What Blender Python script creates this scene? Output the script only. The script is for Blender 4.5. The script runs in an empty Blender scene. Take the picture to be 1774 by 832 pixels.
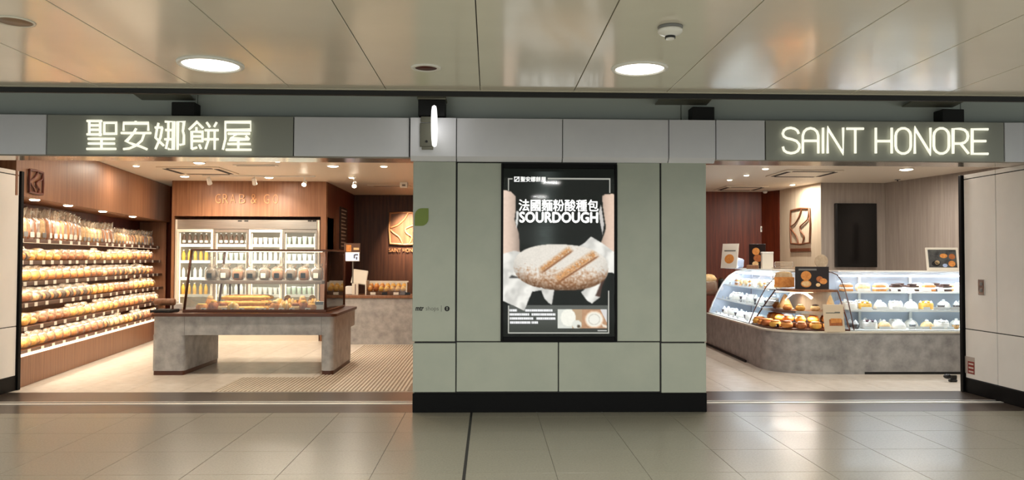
import bpy, bmesh, math, random
import numpy as np
from mathutils import Vector, Matrix

# ------------------------------------------------------------------ camera, world, exposure
scene = bpy.context.scene
COL = scene.collection
FPX = 1330.5
CAM = Vector((0, 0, 1.47))
cam_rot = (Matrix.Rotation(-math.radians(1.68), 3, 'Z') @ Matrix.Rotation(math.pi/2 + math.radians(1.46), 3, 'X')
           @ Matrix.Rotation(math.radians(.19), 3, 'Z'))
cd = bpy.data.cameras.new('camera'); cam = bpy.data.objects.new('camera', cd); COL.objects.link(cam)
cd.sensor_width = 36; cd.lens = 36*FPX/1774
cam.matrix_world = Matrix.Translation(CAM) @ cam_rot.to_4x4()
cd.clip_start = .05
scene.camera = cam
world = bpy.data.worlds.new('world'); scene.world = world; world.use_nodes = True
bg = world.node_tree.nodes['Background']
bg.inputs[0].default_value = (.86, .90, .85, 1); bg.inputs[1].default_value = .98
scene.view_settings.view_transform = 'Standard'
scene.view_settings.look = 'None'
scene.view_settings.exposure = 0.45
scene.view_settings.gamma = 1.0
scene.view_settings.use_curve_mapping = False
scene.cycles.max_bounces = 8
W_STATION, W_LEFT, W_RIGHT = 17.5, 12.0, 19.0      # watts of the round lamps
WARM, NEUT, COOL = (1, .86, .70), (1, .92, .83), (.82, .91, 1)

# ------------------------------------------------------------------ helpers
R = random.Random(11)
def ray(px, py): return cam_rot @ Vector(((px-887)/FPX, -(py-416)/FPX, -1))
def at(px, py, axis, val):                 # the point of a plane x/y/z = val that the photo shows at this pixel
    d = ray(px, py); t = (val - CAM[axis])/d[axis]; return CAM + d*t
def PY(px, py, v): return at(px, py, 1, v)
def PZ(px, py, v): return at(px, py, 2, v)
def PXX(px, py, v): return at(px, py, 0, v)
def srgb(r, g, b):
    f = lambda c: (c/12.92 if c <= .04045 else ((c+.055)/1.055)**2.4)
    return tuple(f(c/255) for c in (r, g, b))
ONES = ['', 'first', 'second', 'third', 'fourth', 'fifth', 'sixth', 'seventh', 'eighth', 'ninth', 'tenth', 'eleventh', 'twelfth',
        'thirteenth', 'fourteenth', 'fifteenth', 'sixteenth', 'seventeenth', 'eighteenth', 'nineteenth', 'twentieth']
def nth(n):
    if n <= 20: return ONES[n]
    if n == 30: return 'thirtieth'
    if n == 40: return 'fortieth'
    return {2: 'twenty-', 3: 'thirty-', 4: 'forty-'}[n//10] + ONES[n % 10]

def dup(root, loc, rz, label, group=None, sc=None, rot=None):
    r = root.copy(); COL.objects.link(r); r.location = loc; r.rotation_euler = rot or (0, 0, rz); r['label'] = label
    if sc: r.scale = sc if isinstance(sc, (tuple, list)) else (sc, sc, sc)
    if group: r['group'] = group
    for ch in list(root.children):
        c = ch.copy(); COL.objects.link(c); c.parent = r
        for g in list(ch.children):
            d = g.copy(); COL.objects.link(d); d.parent = c
    return r
class Proto:                # first use moves the thing itself, later uses copy it
    def __init__(s, root): s.root = root; s.used = False
    def put(s, loc, rz, label, group=None, sc=None, rot=None):
        if s.used: return dup(s.root, loc, rz, label, group, sc, rot)
        s.used = True; r = s.root; r.location = loc; r.rotation_euler = rot or (0, 0, rz); r['label'] = label
        if sc: r.scale = sc if isinstance(sc, (tuple, list)) else (sc, sc, sc)
        if group: r['group'] = group
        return r

class MB:
    def __init__(s): s.v = []; s.f = []
    def add(s, v, f):
        o = len(s.v); s.v += [tuple(p) for p in v]; s.f += [tuple(i+o for i in q) for q in f]; return s
    def box(s, x0, x1, y0, y1, z0, z1):
        return s.add([(x0,y0,z0),(x1,y0,z0),(x1,y1,z0),(x0,y1,z0),(x0,y0,z1),(x1,y0,z1),(x1,y1,z1),(x0,y1,z1)],
                     [(0,3,2,1),(4,5,6,7),(0,1,5,4),(1,2,6,5),(2,3,7,6),(3,0,4,7)])
    def cbox(s, x0, x1, y0, y1, z0, z1, c=.004):       # box with chamfered edges
        bm = bmesh.new(); bmesh.ops.create_cube(bm, size=1)
        for v in bm.verts: v.co = ((x0+x1)/2+v.co.x*(x1-x0), (y0+y1)/2+v.co.y*(y1-y0), (z0+z1)/2+v.co.z*(z1-z0))
        bmesh.ops.bevel(bm, geom=bm.edges[:], offset=c, segments=1, affect='EDGES', profile=.5)
        bm.verts.index_update(); s.add([v.co[:] for v in bm.verts], [[v.index for v in f.verts] for f in bm.faces]); bm.free(); return s
    def prism(s, poly, z0, z1, taper=None):            # plan polygon (ccw) extruded in z
        n = len(poly); t = taper or poly
        s.add([(x, y, z0) for x, y in poly]+[(x, y, z1) for x, y in t],
              [tuple(range(n-1, -1, -1)), tuple(range(n, 2*n))]+[(i, (i+1) % n, n+(i+1) % n, n+i) for i in range(n)]); return s
    def plate(s, poly, y0, y1):                        # x-z polygon with thickness in y (front y0)
        n = len(poly)
        return s.add([(x, y0, z) for x, z in poly]+[(x, y1, z) for x, z in poly],
              [tuple(range(n)), tuple(range(2*n-1, n-1, -1))]+[(i, n+i, n+(i+1) % n, (i+1) % n) for i in range(n)])
    def lathe(s, prof, n=20, c=(0, 0, 0), axis='z'):
        vs = []; m = len(prof)
        for i in range(n):
            a = 2*math.pi*i/n
            for r, h in prof:
                p = (r*math.cos(a), r*math.sin(a), h)
                if axis == 'y': p = (p[0], h, p[1])
                if axis == 'x': p = (h, p[0], p[1])
                vs.append((p[0]+c[0], p[1]+c[1], p[2]+c[2]))
        fs = [(i*m+j, ((i+1) % n)*m+j, ((i+1) % n)*m+j+1, i*m+j+1) for i in range(n) for j in range(m-1)]
        if prof[0][0] > 1e-6: fs.append(tuple(i*m for i in range(n-1, -1, -1)))
        if prof[-1][0] > 1e-6: fs.append(tuple(i*m+m-1 for i in range(n)))
        return s.add(vs, fs)
    def tube(s, pts, r, n=8, closed=False):
        pts = [Vector(p) for p in pts]; m = len(pts); vs = []
        rr = r if isinstance(r, (list, tuple)) else [r]*m
        up = None
        for i, p in enumerate(pts):
            if closed: d = pts[(i+1) % m]-pts[i-1]
            else: d = pts[min(i+1, m-1)]-pts[max(i-1, 0)]
            d.normalize()
            if up is None:
                up = Vector((0, 0, 1)) if abs(d.z) < .9 else Vector((0, 1, 0))
                if abs(d.y) < .05: up = Vector((0, 1, 0))
            a = d.cross(up).normalized(); b = a.cross(d).normalized(); up = b
            k = 1
            if 0 < i < m-1 or closed:
                e = (pts[(i+1) % m]-p).normalized(); k = 1/max(.5, math.sqrt(max(.1, (1+e.dot((p-pts[i-1]).normalized()))/2)))
            for j in range(n):
                t = 2*math.pi*j/n; vs.append(p+(a*math.cos(t)*k+b*math.sin(t))*rr[i])
        fs = [(i*n+j, i*n+(j+1) % n, ((i+1) % m)*n+(j+1) % n, ((i+1) % m)*n+j) for i in range(m if closed else m-1) for j in range(n)]
        if not closed: fs += [tuple(range(n-1, -1, -1)), tuple(range((m-1)*n, m*n))]
        return s.add(vs, fs)
    def blob(s, rx, ry, rz, c=(0, 0, 0), nu=14, nv=9, e=1.0, flat=0, wob=0, seed=0, e2=None):   # superellipsoid; flat cuts the base
        rr = random.Random(seed); ph = [rr.uniform(0, 6.3) for _ in range(6)]; e2 = e2 or e
        sp = lambda t, q: math.copysign(abs(t)**q, t)
        vs = []; fs = []
        for j in range(nv+1):
            la = -math.pi/2+math.pi*j/nv
            for i in range(nu):
                lo = 2*math.pi*i/nu
                w = 1+wob*(math.sin(3*lo+ph[0]+4*la)+math.sin(5*lo+ph[1]-3*la)*.6+math.sin(7*la+ph[2])*.4)
                z = sp(math.sin(la), e2)*rz*w
                if flat and z < -rz*(1-flat): z = -rz*(1-flat)
                vs.append((c[0]+sp(math.cos(la), e2)*sp(math.cos(lo), e)*rx*w, c[1]+sp(math.cos(la), e2)*sp(math.sin(lo), e)*ry*w, c[2]+z))
        for j in range(nv):
            for i in range(nu): fs.append((j*nu+i, j*nu+(i+1) % nu, (j+1)*nu+(i+1) % nu, (j+1)*nu+i))
        return s.add(vs, fs)
    def xf(s, M):
        s.v = [tuple(M @ Vector(p)) for p in s.v]; return s
    def mesh(s, name, smooth=False):
        me = bpy.data.meshes.new(name); me.from_pydata(s.v, [], s.f); me.validate()
        bm = bmesh.new(); bm.from_mesh(me); bmesh.ops.recalc_face_normals(bm, faces=bm.faces[:]); bm.to_mesh(me); bm.free()
        if smooth:
            me.polygons.foreach_set('use_smooth', [True]*len(me.polygons))
        return me
def link(name, me, m, parent=None, loc=None, rz=0, rot=None):
    o = bpy.data.objects.new(name, me); COL.objects.link(o)
    if m is not None and not me.materials: me.materials.append(m)
    o.parent = parent
    if loc is not None: o.location = loc
    if rot is not None: o.rotation_euler = rot
    elif rz: o.rotation_euler = (0, 0, rz)
    return o
def O(name, mb, m, parent=None, smooth=False, **k): return link(name, mb.mesh(name, smooth), m, parent, **k)
def soften(o, deg=40):          # smooth rounded corners, keep real edges
    o.data.polygons.foreach_set('use_smooth', [True]*len(o.data.polygons)); o.data.set_sharp_from_angle(angle=math.radians(deg)); return o
def tag(o, label, cat, group=None):
    o['label'] = label; o['category'] = cat
    if group: o['group'] = group
    return o
def T(name, label, cat, loc=(0, 0, 0), rz=0, group=None):
    o = bpy.data.objects.new(name, None); COL.objects.link(o); o.location = loc; o.rotation_euler = (0, 0, rz); o.empty_display_size = .05
    return tag(o, label, cat, group)
def S(o, label=None):
    o['kind'] = 'structure'
    if label: o['label'] = label
    return o
def area(name, loc, size, w, color, parent=None, rot=(0, 0, 0), sy=None, spread=math.pi):
    l = bpy.data.lights.new(name, 'AREA'); l.energy = w; l.color = color; l.size = size; l.spread = spread
    if sy: l.shape = 'RECTANGLE'; l.size_y = sy
    else: l.shape = 'DISK'
    o = bpy.data.objects.new(name, l); COL.objects.link(o); o.location = loc; o.rotation_euler = rot; o.parent = parent; return o
def text_mesh(body, w, h=None, ext=0, offset=0.0, shear=0, bold=0):       # letters in the x-z plane, facing -y, origin at bottom left, fitted to w (and h)
    cu = bpy.data.curves.new('t', 'FONT'); cu.body = body; cu.size = 1; cu.extrude = ext; cu.offset = offset; cu.shear = shear
    cu.resolution_u = 3
    o = bpy.data.objects.new('t', cu); COL.objects.link(o); bpy.context.view_layer.update()
    me = bpy.data.meshes.new_from_object(o.evaluated_get(bpy.context.evaluated_depsgraph_get()))
    bpy.data.objects.remove(o); bpy.data.curves.remove(cu)
    n = len(me.vertices); a = np.empty(n*3); me.vertices.foreach_get('co', a); a = a.reshape(-1, 3)
    lo, hi = a.min(0), a.max(0); sx = w/(hi[0]-lo[0]); sz = sx if h is None else h/(hi[1]-lo[1])
    b = np.stack([(a[:, 0]-lo[0])*sx, -a[:, 2]*sx, (a[:, 1]-lo[1])*sz], 1)
    me.vertices.foreach_set('co', b.ravel())
    me.materials.clear()
    if bold:                # heavier strokes: the same outline laid side by side
        fs = [tuple(p_.vertices) for p_ in me.polygons]; mb = MB()
        for k, (dx, dz) in enumerate(((-1, 0), (1, 0), (0, -1), (0, 1), (0, 0))): mb.add([(x+dx*bold, y-.00002*k, z+dz*bold) for x, y, z in b.tolist()], fs)
        bpy.data.meshes.remove(me); me = bpy.data.meshes.new('lettering'); me.from_pydata(mb.v, [], mb.f)
    return me

# ------------------------------------------------------------------ materials
def mat(name, rgb, rough=.5, metal=0, rgb2=None, scale=(8, 8, 8), detail=4, bump=0, bscale=None, emit=0, coat=0, spec=.5, ramp=(.35, .65), coord='Object', rvar=0, trans=0, ecol=None):
    m = bpy.data.materials.new(name); m.use_nodes = True; nt = m.node_tree; p = nt.nodes['Principled BSDF']
    c1 = srgb(*rgb)+(1,)
    p.inputs['Base Color'].default_value = c1; p.inputs['Roughness'].default_value = rough; p.inputs['Metallic'].default_value = metal
    p.inputs['Specular IOR Level'].default_value = spec; p.inputs['Coat Weight'].default_value = coat
    p.inputs['Coat Roughness'].default_value = .08
    if trans: p.inputs['Subsurface Weight'].default_value = trans; p.inputs['Subsurface Radius'].default_value = (.02, .01, .006)
    if emit:
        p.inputs['Emission Color'].default_value = (srgb(*ecol) if ecol else c1[:3])+(1,); p.inputs['Emission Strength'].default_value = emit
    if rgb2 or bump or rvar:
        tc = nt.nodes.new('ShaderNodeTexCoord'); mp = nt.nodes.new('ShaderNodeMapping'); nz = nt.nodes.new('ShaderNodeTexNoise')
        nt.links.new(tc.outputs[coord], mp.inputs[0]); nt.links.new(mp.outputs[0], nz.inputs['Vector'])
        mp.inputs['Scale'].default_value = scale; nz.inputs['Scale'].default_value = 1; nz.inputs['Detail'].default_value = detail
        nz.inputs['Roughness'].default_value = .6
        if rgb2:
            cr = nt.nodes.new('ShaderNodeValToRGB'); cr.color_ramp.elements[0].position = ramp[0]; cr.color_ramp.elements[1].position = ramp[1]
            cr.color_ramp.elements[0].color = c1; cr.color_ramp.elements[1].color = srgb(*rgb2)+(1,)
            nt.links.new(nz.outputs['Fac'], cr.inputs[0]); nt.links.new(cr.outputs[0], p.inputs['Base Color'])
        if rvar:
            mr = nt.nodes.new('ShaderNodeMapRange'); mr.inputs['To Min'].default_value = max(0, rough-rvar); mr.inputs['To Max'].default_value = rough+rvar
            nt.links.new(nz.outputs['Fac'], mr.inputs['Value']); nt.links.new(mr.outputs[0], p.inputs['Roughness'])
        if bump:
            b = nt.nodes.new('ShaderNodeBump'); b.inputs['Strength'].default_value = bump; b.inputs['Distance'].default_value = .01
            if bscale:
                n2 = nt.nodes.new('ShaderNodeTexNoise'); n2.inputs['Scale'].default_value = bscale; n2.inputs['Detail'].default_value = 3
                nt.links.new(tc.outputs[coord], n2.inputs['Vector']); nt.links.new(n2.outputs['Fac'], b.inputs['Height'])
            else: nt.links.new(nz.outputs['Fac'], b.inputs['Height'])
            nt.links.new(b.outputs[0], p.inputs['Normal'])
    return m
def clear(name, tint=(1, 1, 1), fac=.10, rough=.03, body=0, bodycol=(240, 240, 240)):    # thin clear sheet: what passes, what it mirrors, and its own faint body
    m = bpy.data.materials.new(name); m.use_nodes = True; nt = m.node_tree; nt.nodes.clear()
    out = nt.nodes.new('ShaderNodeOutputMaterial'); tr = nt.nodes.new('ShaderNodeBsdfTransparent'); gl = nt.nodes.new('ShaderNodeBsdfGlossy')
    tr.inputs[0].default_value = tint+(1,); gl.inputs['Roughness'].default_value = rough; gl.inputs[0].default_value = (1, 1, 1, 1)
    lw = nt.nodes.new('ShaderNodeFresnel'); lw.inputs[0].default_value = 1.45
    mu = nt.nodes.new('ShaderNodeMath'); mu.operation = 'MULTIPLY'; mu.inputs[1].default_value = fac*10
    mx = nt.nodes.new('ShaderNodeMixShader')
    nt.links.new(lw.outputs[0], mu.inputs[0]); nt.links.new(mu.outputs[0], mx.inputs[0])
    src = tr
    if body:
        pb = nt.nodes.new('ShaderNodeBsdfPrincipled'); pb.inputs['Base Color'].default_value = srgb(*bodycol)+(1,); pb.inputs['Roughness'].default_value = .3
        m2 = nt.nodes.new('ShaderNodeMixShader'); m2.inputs[0].default_value = body
        nt.links.new(tr.outputs[0], m2.inputs[1]); nt.links.new(pb.outputs[0], m2.inputs[2]); src = m2
    nt.links.new(src.outputs[0], mx.inputs[1]); nt.links.new(gl.outputs[0], mx.inputs[2]); nt.links.new(mx.outputs[0], out.inputs[0])
    return m
m_panel = mat('grey_green_panel', (182, 186, 170), .38, rgb2=(175, 180, 165), scale=(3, 3, 3), rvar=.05)
m_fascia = mat('fascia_panel', (240, 239, 243), .28, rgb2=(234, 233, 238), scale=(2, 2, 2))
m_signp = mat('sign_panel', (166, 167, 157), .45)
m_joint = mat('black_joint', (14, 14, 14), .6)
m_base = mat('black_plinth', (6, 6, 7), .5, spec=.15)
m_ceil = mat('ceiling_metal', (236, 230, 216), .16, spec=.8, coat=.3, rgb2=(230, 224, 210), scale=(1, 2, 1), rvar=.03)
m_ceiledge = mat('ceiling_edge_metal', (190, 186, 172), .3, metal=.6)
m_dark = mat('dark_cavity', (70, 70, 66), .9)
m_recess = mat('recess_metal', (206, 214, 208), .5)
m_bracket = mat('bracket_metal', (120, 118, 104), .4, metal=.4)
m_floor = mat('station_granite', (154, 149, 132), .29, spec=.45, coat=.05, rgb2=(130, 125, 109), scale=(60, 60, 60), detail=8, rvar=.05, ramp=(.3, .7))
m_grout = mat('floor_grout', (112, 109, 98), .7)
m_thr = mat('threshold_metal', (92, 80, 70), .28, metal=.55, rgb2=(80, 70, 62), scale=(1, 30, 1))
m_track = mat('bright_track_metal', (232, 228, 220), .38, metal=.7)
m_jamb = mat('cream_panel', (248, 244, 238), .22, rgb2=(243, 239, 233), scale=(2, 2, 2))
m_steel = mat('brushed_steel', (190, 184, 176), .28, metal=.9, rgb2=(175, 168, 160), scale=(2, 2, 60))
m_sfloor = mat('shop_tile', (222, 214, 202), .3, rgb2=(207, 198, 184), scale=(7, 7, 7), detail=6, rvar=.06)
m_rib = mat('ribbed_mat', (222, 212, 194), .45, rgb2=(206, 196, 178), scale=(10, 10, 10))
m_wood = mat('veneer_wood', (150, 105, 74), .42, rgb2=(126, 84, 57), scale=(26, 26, 1.2), detail=5, bump=.05)
m_wooddk = mat('dark_veneer', (108, 44, 22), .45, rgb2=(78, 28, 12), scale=(24, 24, 1.2), detail=5)
m_woodblk = mat('near_black_veneer', (92, 52, 30), .5, rgb2=(66, 34, 18), scale=(24, 24, 1.2), detail=5)
m_cream = mat('pale_veneer', (222, 204, 178), .45, rgb2=(208, 188, 160), scale=(22, 22, 1.1), detail=5)
m_greyw = mat('grey_veneer', (168, 157, 147), .5, rgb2=(150, 139, 130), scale=(22, 22, 1.1), detail=5)
m_conc = mat('mottled_concrete', (186, 185, 183), .5, rgb2=(148, 146, 146), scale=(7, 7, 7), detail=12, bump=.08, ramp=(.36, .68))
m_brownb = mat('brown_plinth', (86, 46, 30), .4)
m_topw = mat('dark_wood_top', (96, 58, 40), .35, rgb2=(80, 46, 30), scale=(4, 30, 30))
m_bronze = mat('bronze_frame', (92, 56, 40), .3, metal=.35)
m_sceil = mat('shop_ceiling', (232, 222, 206), .45)
m_soffit = mat('soffit_metal', (200, 190, 176), .14, metal=.5)
m_slot = mat('vent_slot', (30, 26, 22), .7)
m_white = mat('white_plastic', (236, 234, 228), .4)
m_offw = mat('off_white_card', (232, 226, 212), .6)
m_grey = mat('grey_plastic', (120, 120, 118), .4)
m_black = mat('black_plastic', (16, 16, 17), .3)
m_lampon = mat('lamp_glow', (255, 250, 238), .5, emit=6, ecol=(255, 250, 238))
m_warmon = mat('warm_lamp_glow', (255, 236, 205), .5, emit=16, ecol=(255, 236, 206))
m_neon = mat('sign_tube_glow', (255, 253, 236), .5, emit=.62, ecol=(255, 253, 232))
m_led = mat('led_strip_glow', (235, 243, 255), .5, emit=4, ecol=(236, 243, 255))
m_ledw = mat('warm_led_strip_glow', (255, 236, 205), .5, emit=1.6, ecol=(255, 230, 195))
m_redlamp = mat('red_brown_lens', (78, 22, 14), .5, spec=.2)
m_glass = clear('clear_glass', (.97, .985, .98), .10)
m_glassd = clear('fridge_glass', (.96, .98, .98), .06)
m_bag = clear('clear_plastic_bag', (1, .99, .97), .07, .2, body=.15, bodycol=(255, 240, 212))
m_bagw = clear('milky_plastic_bag', (1, .99, .97), .07, .3, body=.17, bodycol=(255, 234, 204))
def breadm(n, a, b): return mat(n, a, .6, rgb2=b, scale=(22, 22, 22), detail=5, bump=.25, ramp=(.3, .68))
m_gold = breadm('golden_crust', (236, 166, 88), (204, 124, 54))
m_brown = breadm('brown_crust', (196, 120, 64), (150, 82, 40))
m_pale = breadm('pale_crumb', (246, 222, 174), (228, 180, 112))
m_yel = breadm('yellow_crust', (248, 206, 104), (226, 160, 62))
m_choc = breadm('chocolate', (84, 52, 40), (48, 30, 22))
m_cake = breadm('cream_cake', (250, 246, 240), (240, 230, 216))
m_cream2 = mat('whipped_cream', (252, 250, 246), .5)
m_mango = breadm('mango_topping', (252, 190, 60), (240, 160, 40))
m_berry = mat('dark_berry', (70, 30, 40), .35)
m_blue = mat('pale_blue_card', (176, 196, 232), .5)

# ------------------------------------------------------------------ the setting: station hall
Y0, Y1, ZS, ZC = 7.43, 8.58, 2.86, 2.56
YE = 4.95                       # edge of the low station ceiling
XL, XR = -5.25, 5.35            # side walls of the two openings
PL, PR = -.728, 2.108           # the block between the shops
fl = S(O('floor', MB().box(-10, 10, -3, Y0, -.06, -.003), m_grout), 'grey granite station floor')
PT = .63; XS = -.166
tile_me = MB().cbox(.0018, PT-.0018, .0018, PT-.0018, -.03, 0, .0008).mesh('floor_tile'); tile_me.materials.append(m_floor)
strip_me = MB().cbox(.0018, PT-.0018, .0018, .2182, -.03, 0, .0008).mesh('floor_tile'); strip_me.materials.append(m_floor)
for i in range(-11, 12):
    for j in range(-1, 6):
        y = 7.21 - PT*j
        if i in (-1, 0) and False: continue
        link('floor_tile', strip_me if j == 0 else tile_me, None, fl, (XS+PT*i, 7.21 if j == 0 else 7.21-PT*j, 0)) if j >= 0 else None
yb = 7.21-PT*5
O('floor_slab', MB().box(-10, 10, -3, yb, -.03, 0).box(-10, XS-PT*11, yb, Y0, -.03, 0).box(XS+PT*12, 10, yb, Y0, -.03, 0), m_floor, fl)
O('expansion_joint', MB().box(XS-.011, XS+.011, 3, Y0, -.03, .0015), m_joint, fl)

# thresholds with their door tracks
for k, (a, b) in enumerate(((XL, PL), (PR, XR))):
    tr = S(O('trim_%d' % (k+1), MB().cbox(a, b, Y0, Y1, -.04, .0, .003), m_thr), 'dark metal threshold plate')
    O('door_track', MB().cbox(a, b, 7.86, 7.92, -.01, .006, .003).cbox(a, b, 7.985, 8.01, -.01, .004, .0015), m_track, tr)
    O('track_slot', MB().box(a, b, 7.925, 7.98, -.01, .001), m_joint, tr)

# block between the shops: black core, grey-green panels in front
core = S(O('wall_middle', MB().box(PL+.012, PR-.012, Y0+.012, Y1, .0, 2.44), m_joint), 'grey-green panelled pillar wall between the two shops')
def fpanel(px0, px1, py0, py1, m, parent, y=Y0, name='wall_panel', t=.03, c=.004):
    x0 = PY(px0, (py0+py1)/2, y).x; x1 = PY(px1, (py0+py1)/2, y).x; z1 = PY((px0+px1)/2, py0, y).z; z0 = PY((px0+px1)/2, py1, y).z
    return O(name, MB().cbox(x0, x1, y, y+t, z0, z1, c), m, parent)
for r in ((715, 789, 280, 592), (792, 868.5, 282.5, 591.5), (1069, 1143, 282.5, 591.5), (1146, 1223.5, 281, 592.5),
          (715, 789, 595, 680), (791, 966.5, 593.5, 679), (968.5, 1143, 593.5, 679), (1146, 1223.5, 595, 681)):
    fpanel(*r, m_panel, core)
for x0, x1 in ((PL, PL+.02), (PR-.02, PR)):
    for z0, z1 in ((.18, .67), (.685, 2.43)):
        O('side_panel', MB().cbox(x0, x1, Y0+.02, Y1, z0, z1, .004), m_panel, core)
O('plinth', MB().cbox(PL-.004, PR+.004, Y0-.012, Y1-.02, 0, .182, .004), m_base, core)

# fascia with its panels
fas = S(O('wall_front', MB().box(-9, 9, Y0-.01, 7.74, 2.462, 2.83), m_joint), 'grey metal fascia above the shop fronts')
fx = [-300, 80.5, 508.5, 709.5]
for a, b in zip(fx, fx[1:]):
    x0 = PY(a+1, 235, Y0-.03).x; x1 = PY(b-1, 237, Y0-.03).x
    O('fascia_panel', MB().cbox(x0, x1, Y0-.03, Y0+.01, 2.455, 2.835, .003), m_signp if a == 80.5 else m_fascia, fas)
for a, b in zip([1240, 1326, 1740], [1326, 1740, 2100]):
    x0 = PY(a+1, 243, Y0-.03).x; x1 = PY(b-1, 243, Y0-.03).x
    O('fascia_panel', MB().cbox(x0, x1, Y0-.03, Y0+.01, 2.450, 2.840, .003), m_signp if a == 1326 else m_fascia, fas)
for a, b in ((711, 790), (791.5, 974), (975.5, 1158), (1159.5, 1239)):   # the proud, chamfered row over the pillar
    x0 = PY(a, 240, Y0-.05).x; x1 = PY(b, 240, Y0-.05).x
    yf = Y0-.055 if a in (711, 1159.5) else Y0-.045
    prof = [(yf, 2.832), (yf, 2.462), (yf+.045, 2.418), (Y0+.03, 2.418), (Y0+.03, 2.832)]
    n = len(prof); mb = MB()
    mb.add([(x0, y, z) for y, z in prof]+[(x1, y, z) for y, z in prof], [tuple(range(n)), tuple(range(2*n-1, n-1, -1))]+[(i, (i+1) % n, n+(i+1) % n, n+i) for i in range(n)])
    O('fascia_panel', mb, m_fascia, fas)
O('soffit', MB().box(XL, PL, Y0-.02, 7.74, 2.440, 2.454).box(PR, XR, Y0-.02, 7.74, 2.440, 2.454), m_soffit, fas)

# recess above the fascia
rec = S(O('wall_upper', MB().box(-9, 9, 7.66, 7.70, 2.835, 3.42), m_dark), 'grey wall strip above the fascia')
xs = [-8.98]+[PY(p, 185, 7.6).x for p in (342, 772, 1180, 1664)]+[8.98]
for a, b in zip(xs, xs[1:]): O('recess_panel', MB().cbox(a+.004, b-.004, 7.60, 7.66, 2.835, 3.4, .003), m_recess, rec)
S(O('ceiling_upper', MB().box(-9, 9, YE+.1, 7.7, 3.43, 3.47).box(-9, -8.98, YE+.1, 7.59, 2.85, 3.43).box(8.98, 9, YE+.1, 7.59, 2.85, 3.43).box(-9, 9, YE+.08, YE+.1, 2.6, 3.47), m_dark), 'dark void above the ceiling edge')

# ceiling of metal strips
ce = S(O('ceiling', MB().box(-10, 10, -3, YE-.02, ZC+.03, ZC+.06), m_joint), 'glossy cream metal ceiling strips')
PW = .605; x00 = PZ(832, 157, ZC).x
strip = MB().cbox(.0025, PW-.0025, -3, YE-.02, 0, .03, .0015).mesh('ceiling_strip'); strip.materials.append(m_ceil)
for i in range(-16, 16): link('ceiling_strip', strip, None, ce, (x00+PW*i, 0, ZC))
O('ceiling_edge', MB().cbox(-9.6, 9.6, YE-.02, YE, ZC-.004, ZC+.03, .003), m_ceiledge, ce)
O('ceiling_edge_trim', MB().cbox(-9.6, 9.6, YE+.001, YE+.03, ZC-.034, ZC+.04, .003), m_joint, ce)

# side walls of the openings: panels on black plinths
def jamb(name, x, sgn, label, Y1, mw):
    x1 = x+sgn*2.7; lo, hi = min(x, x1), max(x, x1)
    w = S(O(name, MB().box(lo+(.012 if sgn > 0 else 0), hi-(.012 if sgn < 0 else 0), Y0+.012, Y1+.03, 0, 2.44), m_joint), label)
    a, b = (x, x+.02) if sgn > 0 else (x-.02, x)
    for ya, yb_ in ((Y0+.0, 7.955), (7.965, Y1-.06)):
        for z0, z1 in ((.165, .705), (.715, 2.385), (2.395, 2.44)):
            O('wall_panel', MB().cbox(a, b, ya, yb_, z0, z1, .003), m_jamb, w)
    for q in range(3):
        for z0, z1 in ((.165, .705), (.715, 2.385)):
            xa = lo+.02+q*.9
            O('wall_panel', MB().cbox(xa, xa+.885, Y0-.01, Y0+.012, z0, z1, .003), m_jamb, w)
    O('plinth', MB().cbox(lo-(.006 if sgn > 0 else 0), hi+(.006 if sgn < 0 else 0), Y0-.016, Y1-.05, 0, .16, .003), m_base, w)
    O('mullion', MB().cbox(*sorted((x-sgn*mw, x+sgn*.01)), Y1-.05, Y1, 0, 2.44, .003), m_base, w)
    return w
wl = jamb('wall_left', XL, -1, 'cream panelled side wall beside the bread shelves', 8.77, .022)
wr = jamb('wall_right', XR, 1, 'cream panelled side wall beside the cake counter', 8.56, .028)

# ------------------------------------------------------------------ the setting: shop interiors
def shopfloor(name, x0, x1, y1, ox):
    f = S(O(name, MB().box(x0, x1, Y1, y1, -.06, -.002), m_grout), 'beige tiled shop floor')
    me = MB().cbox(.002, .598, .002, .598, -.03, 0, .001).mesh('floor_tile'); me.materials.append(m_sfloor)
    nx = int((x1-x0)/.6)+1; ny = int((y1-Y1)/.6)+1
    for i in range(nx):
        for j in range(ny): link('floor_tile', me, None, f, (x0+ox+.6*i, Y1+.6*j, 0))
    return f
fl1 = shopfloor('floor_left', -7.0, -.74, 16.8, 0)
fl2 = shopfloor('floor_right', 2.14, 8.0, 15.6, 0)
ribs = MB()
for k in range(int((3.05-.85)/.045)):
    x = -3.05+.045*k
    ribs.cbox(x, x+.028, Y1+.03, 9.62 if x < -2.12 else 13.25, -.004, .006, .003)
O('mat_tray', MB().box(-3.06, -.825, Y1+.02, 9.63, -.001, .0012).box(-2.13, -.825, 9.63, 13.26, -.001, .0012), mat('mat_tray_brown', (150, 130, 106), .6), fl1)
O('ribbed_panel', ribs, m_rib, fl1)['kind'] = 'stuff'

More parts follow.
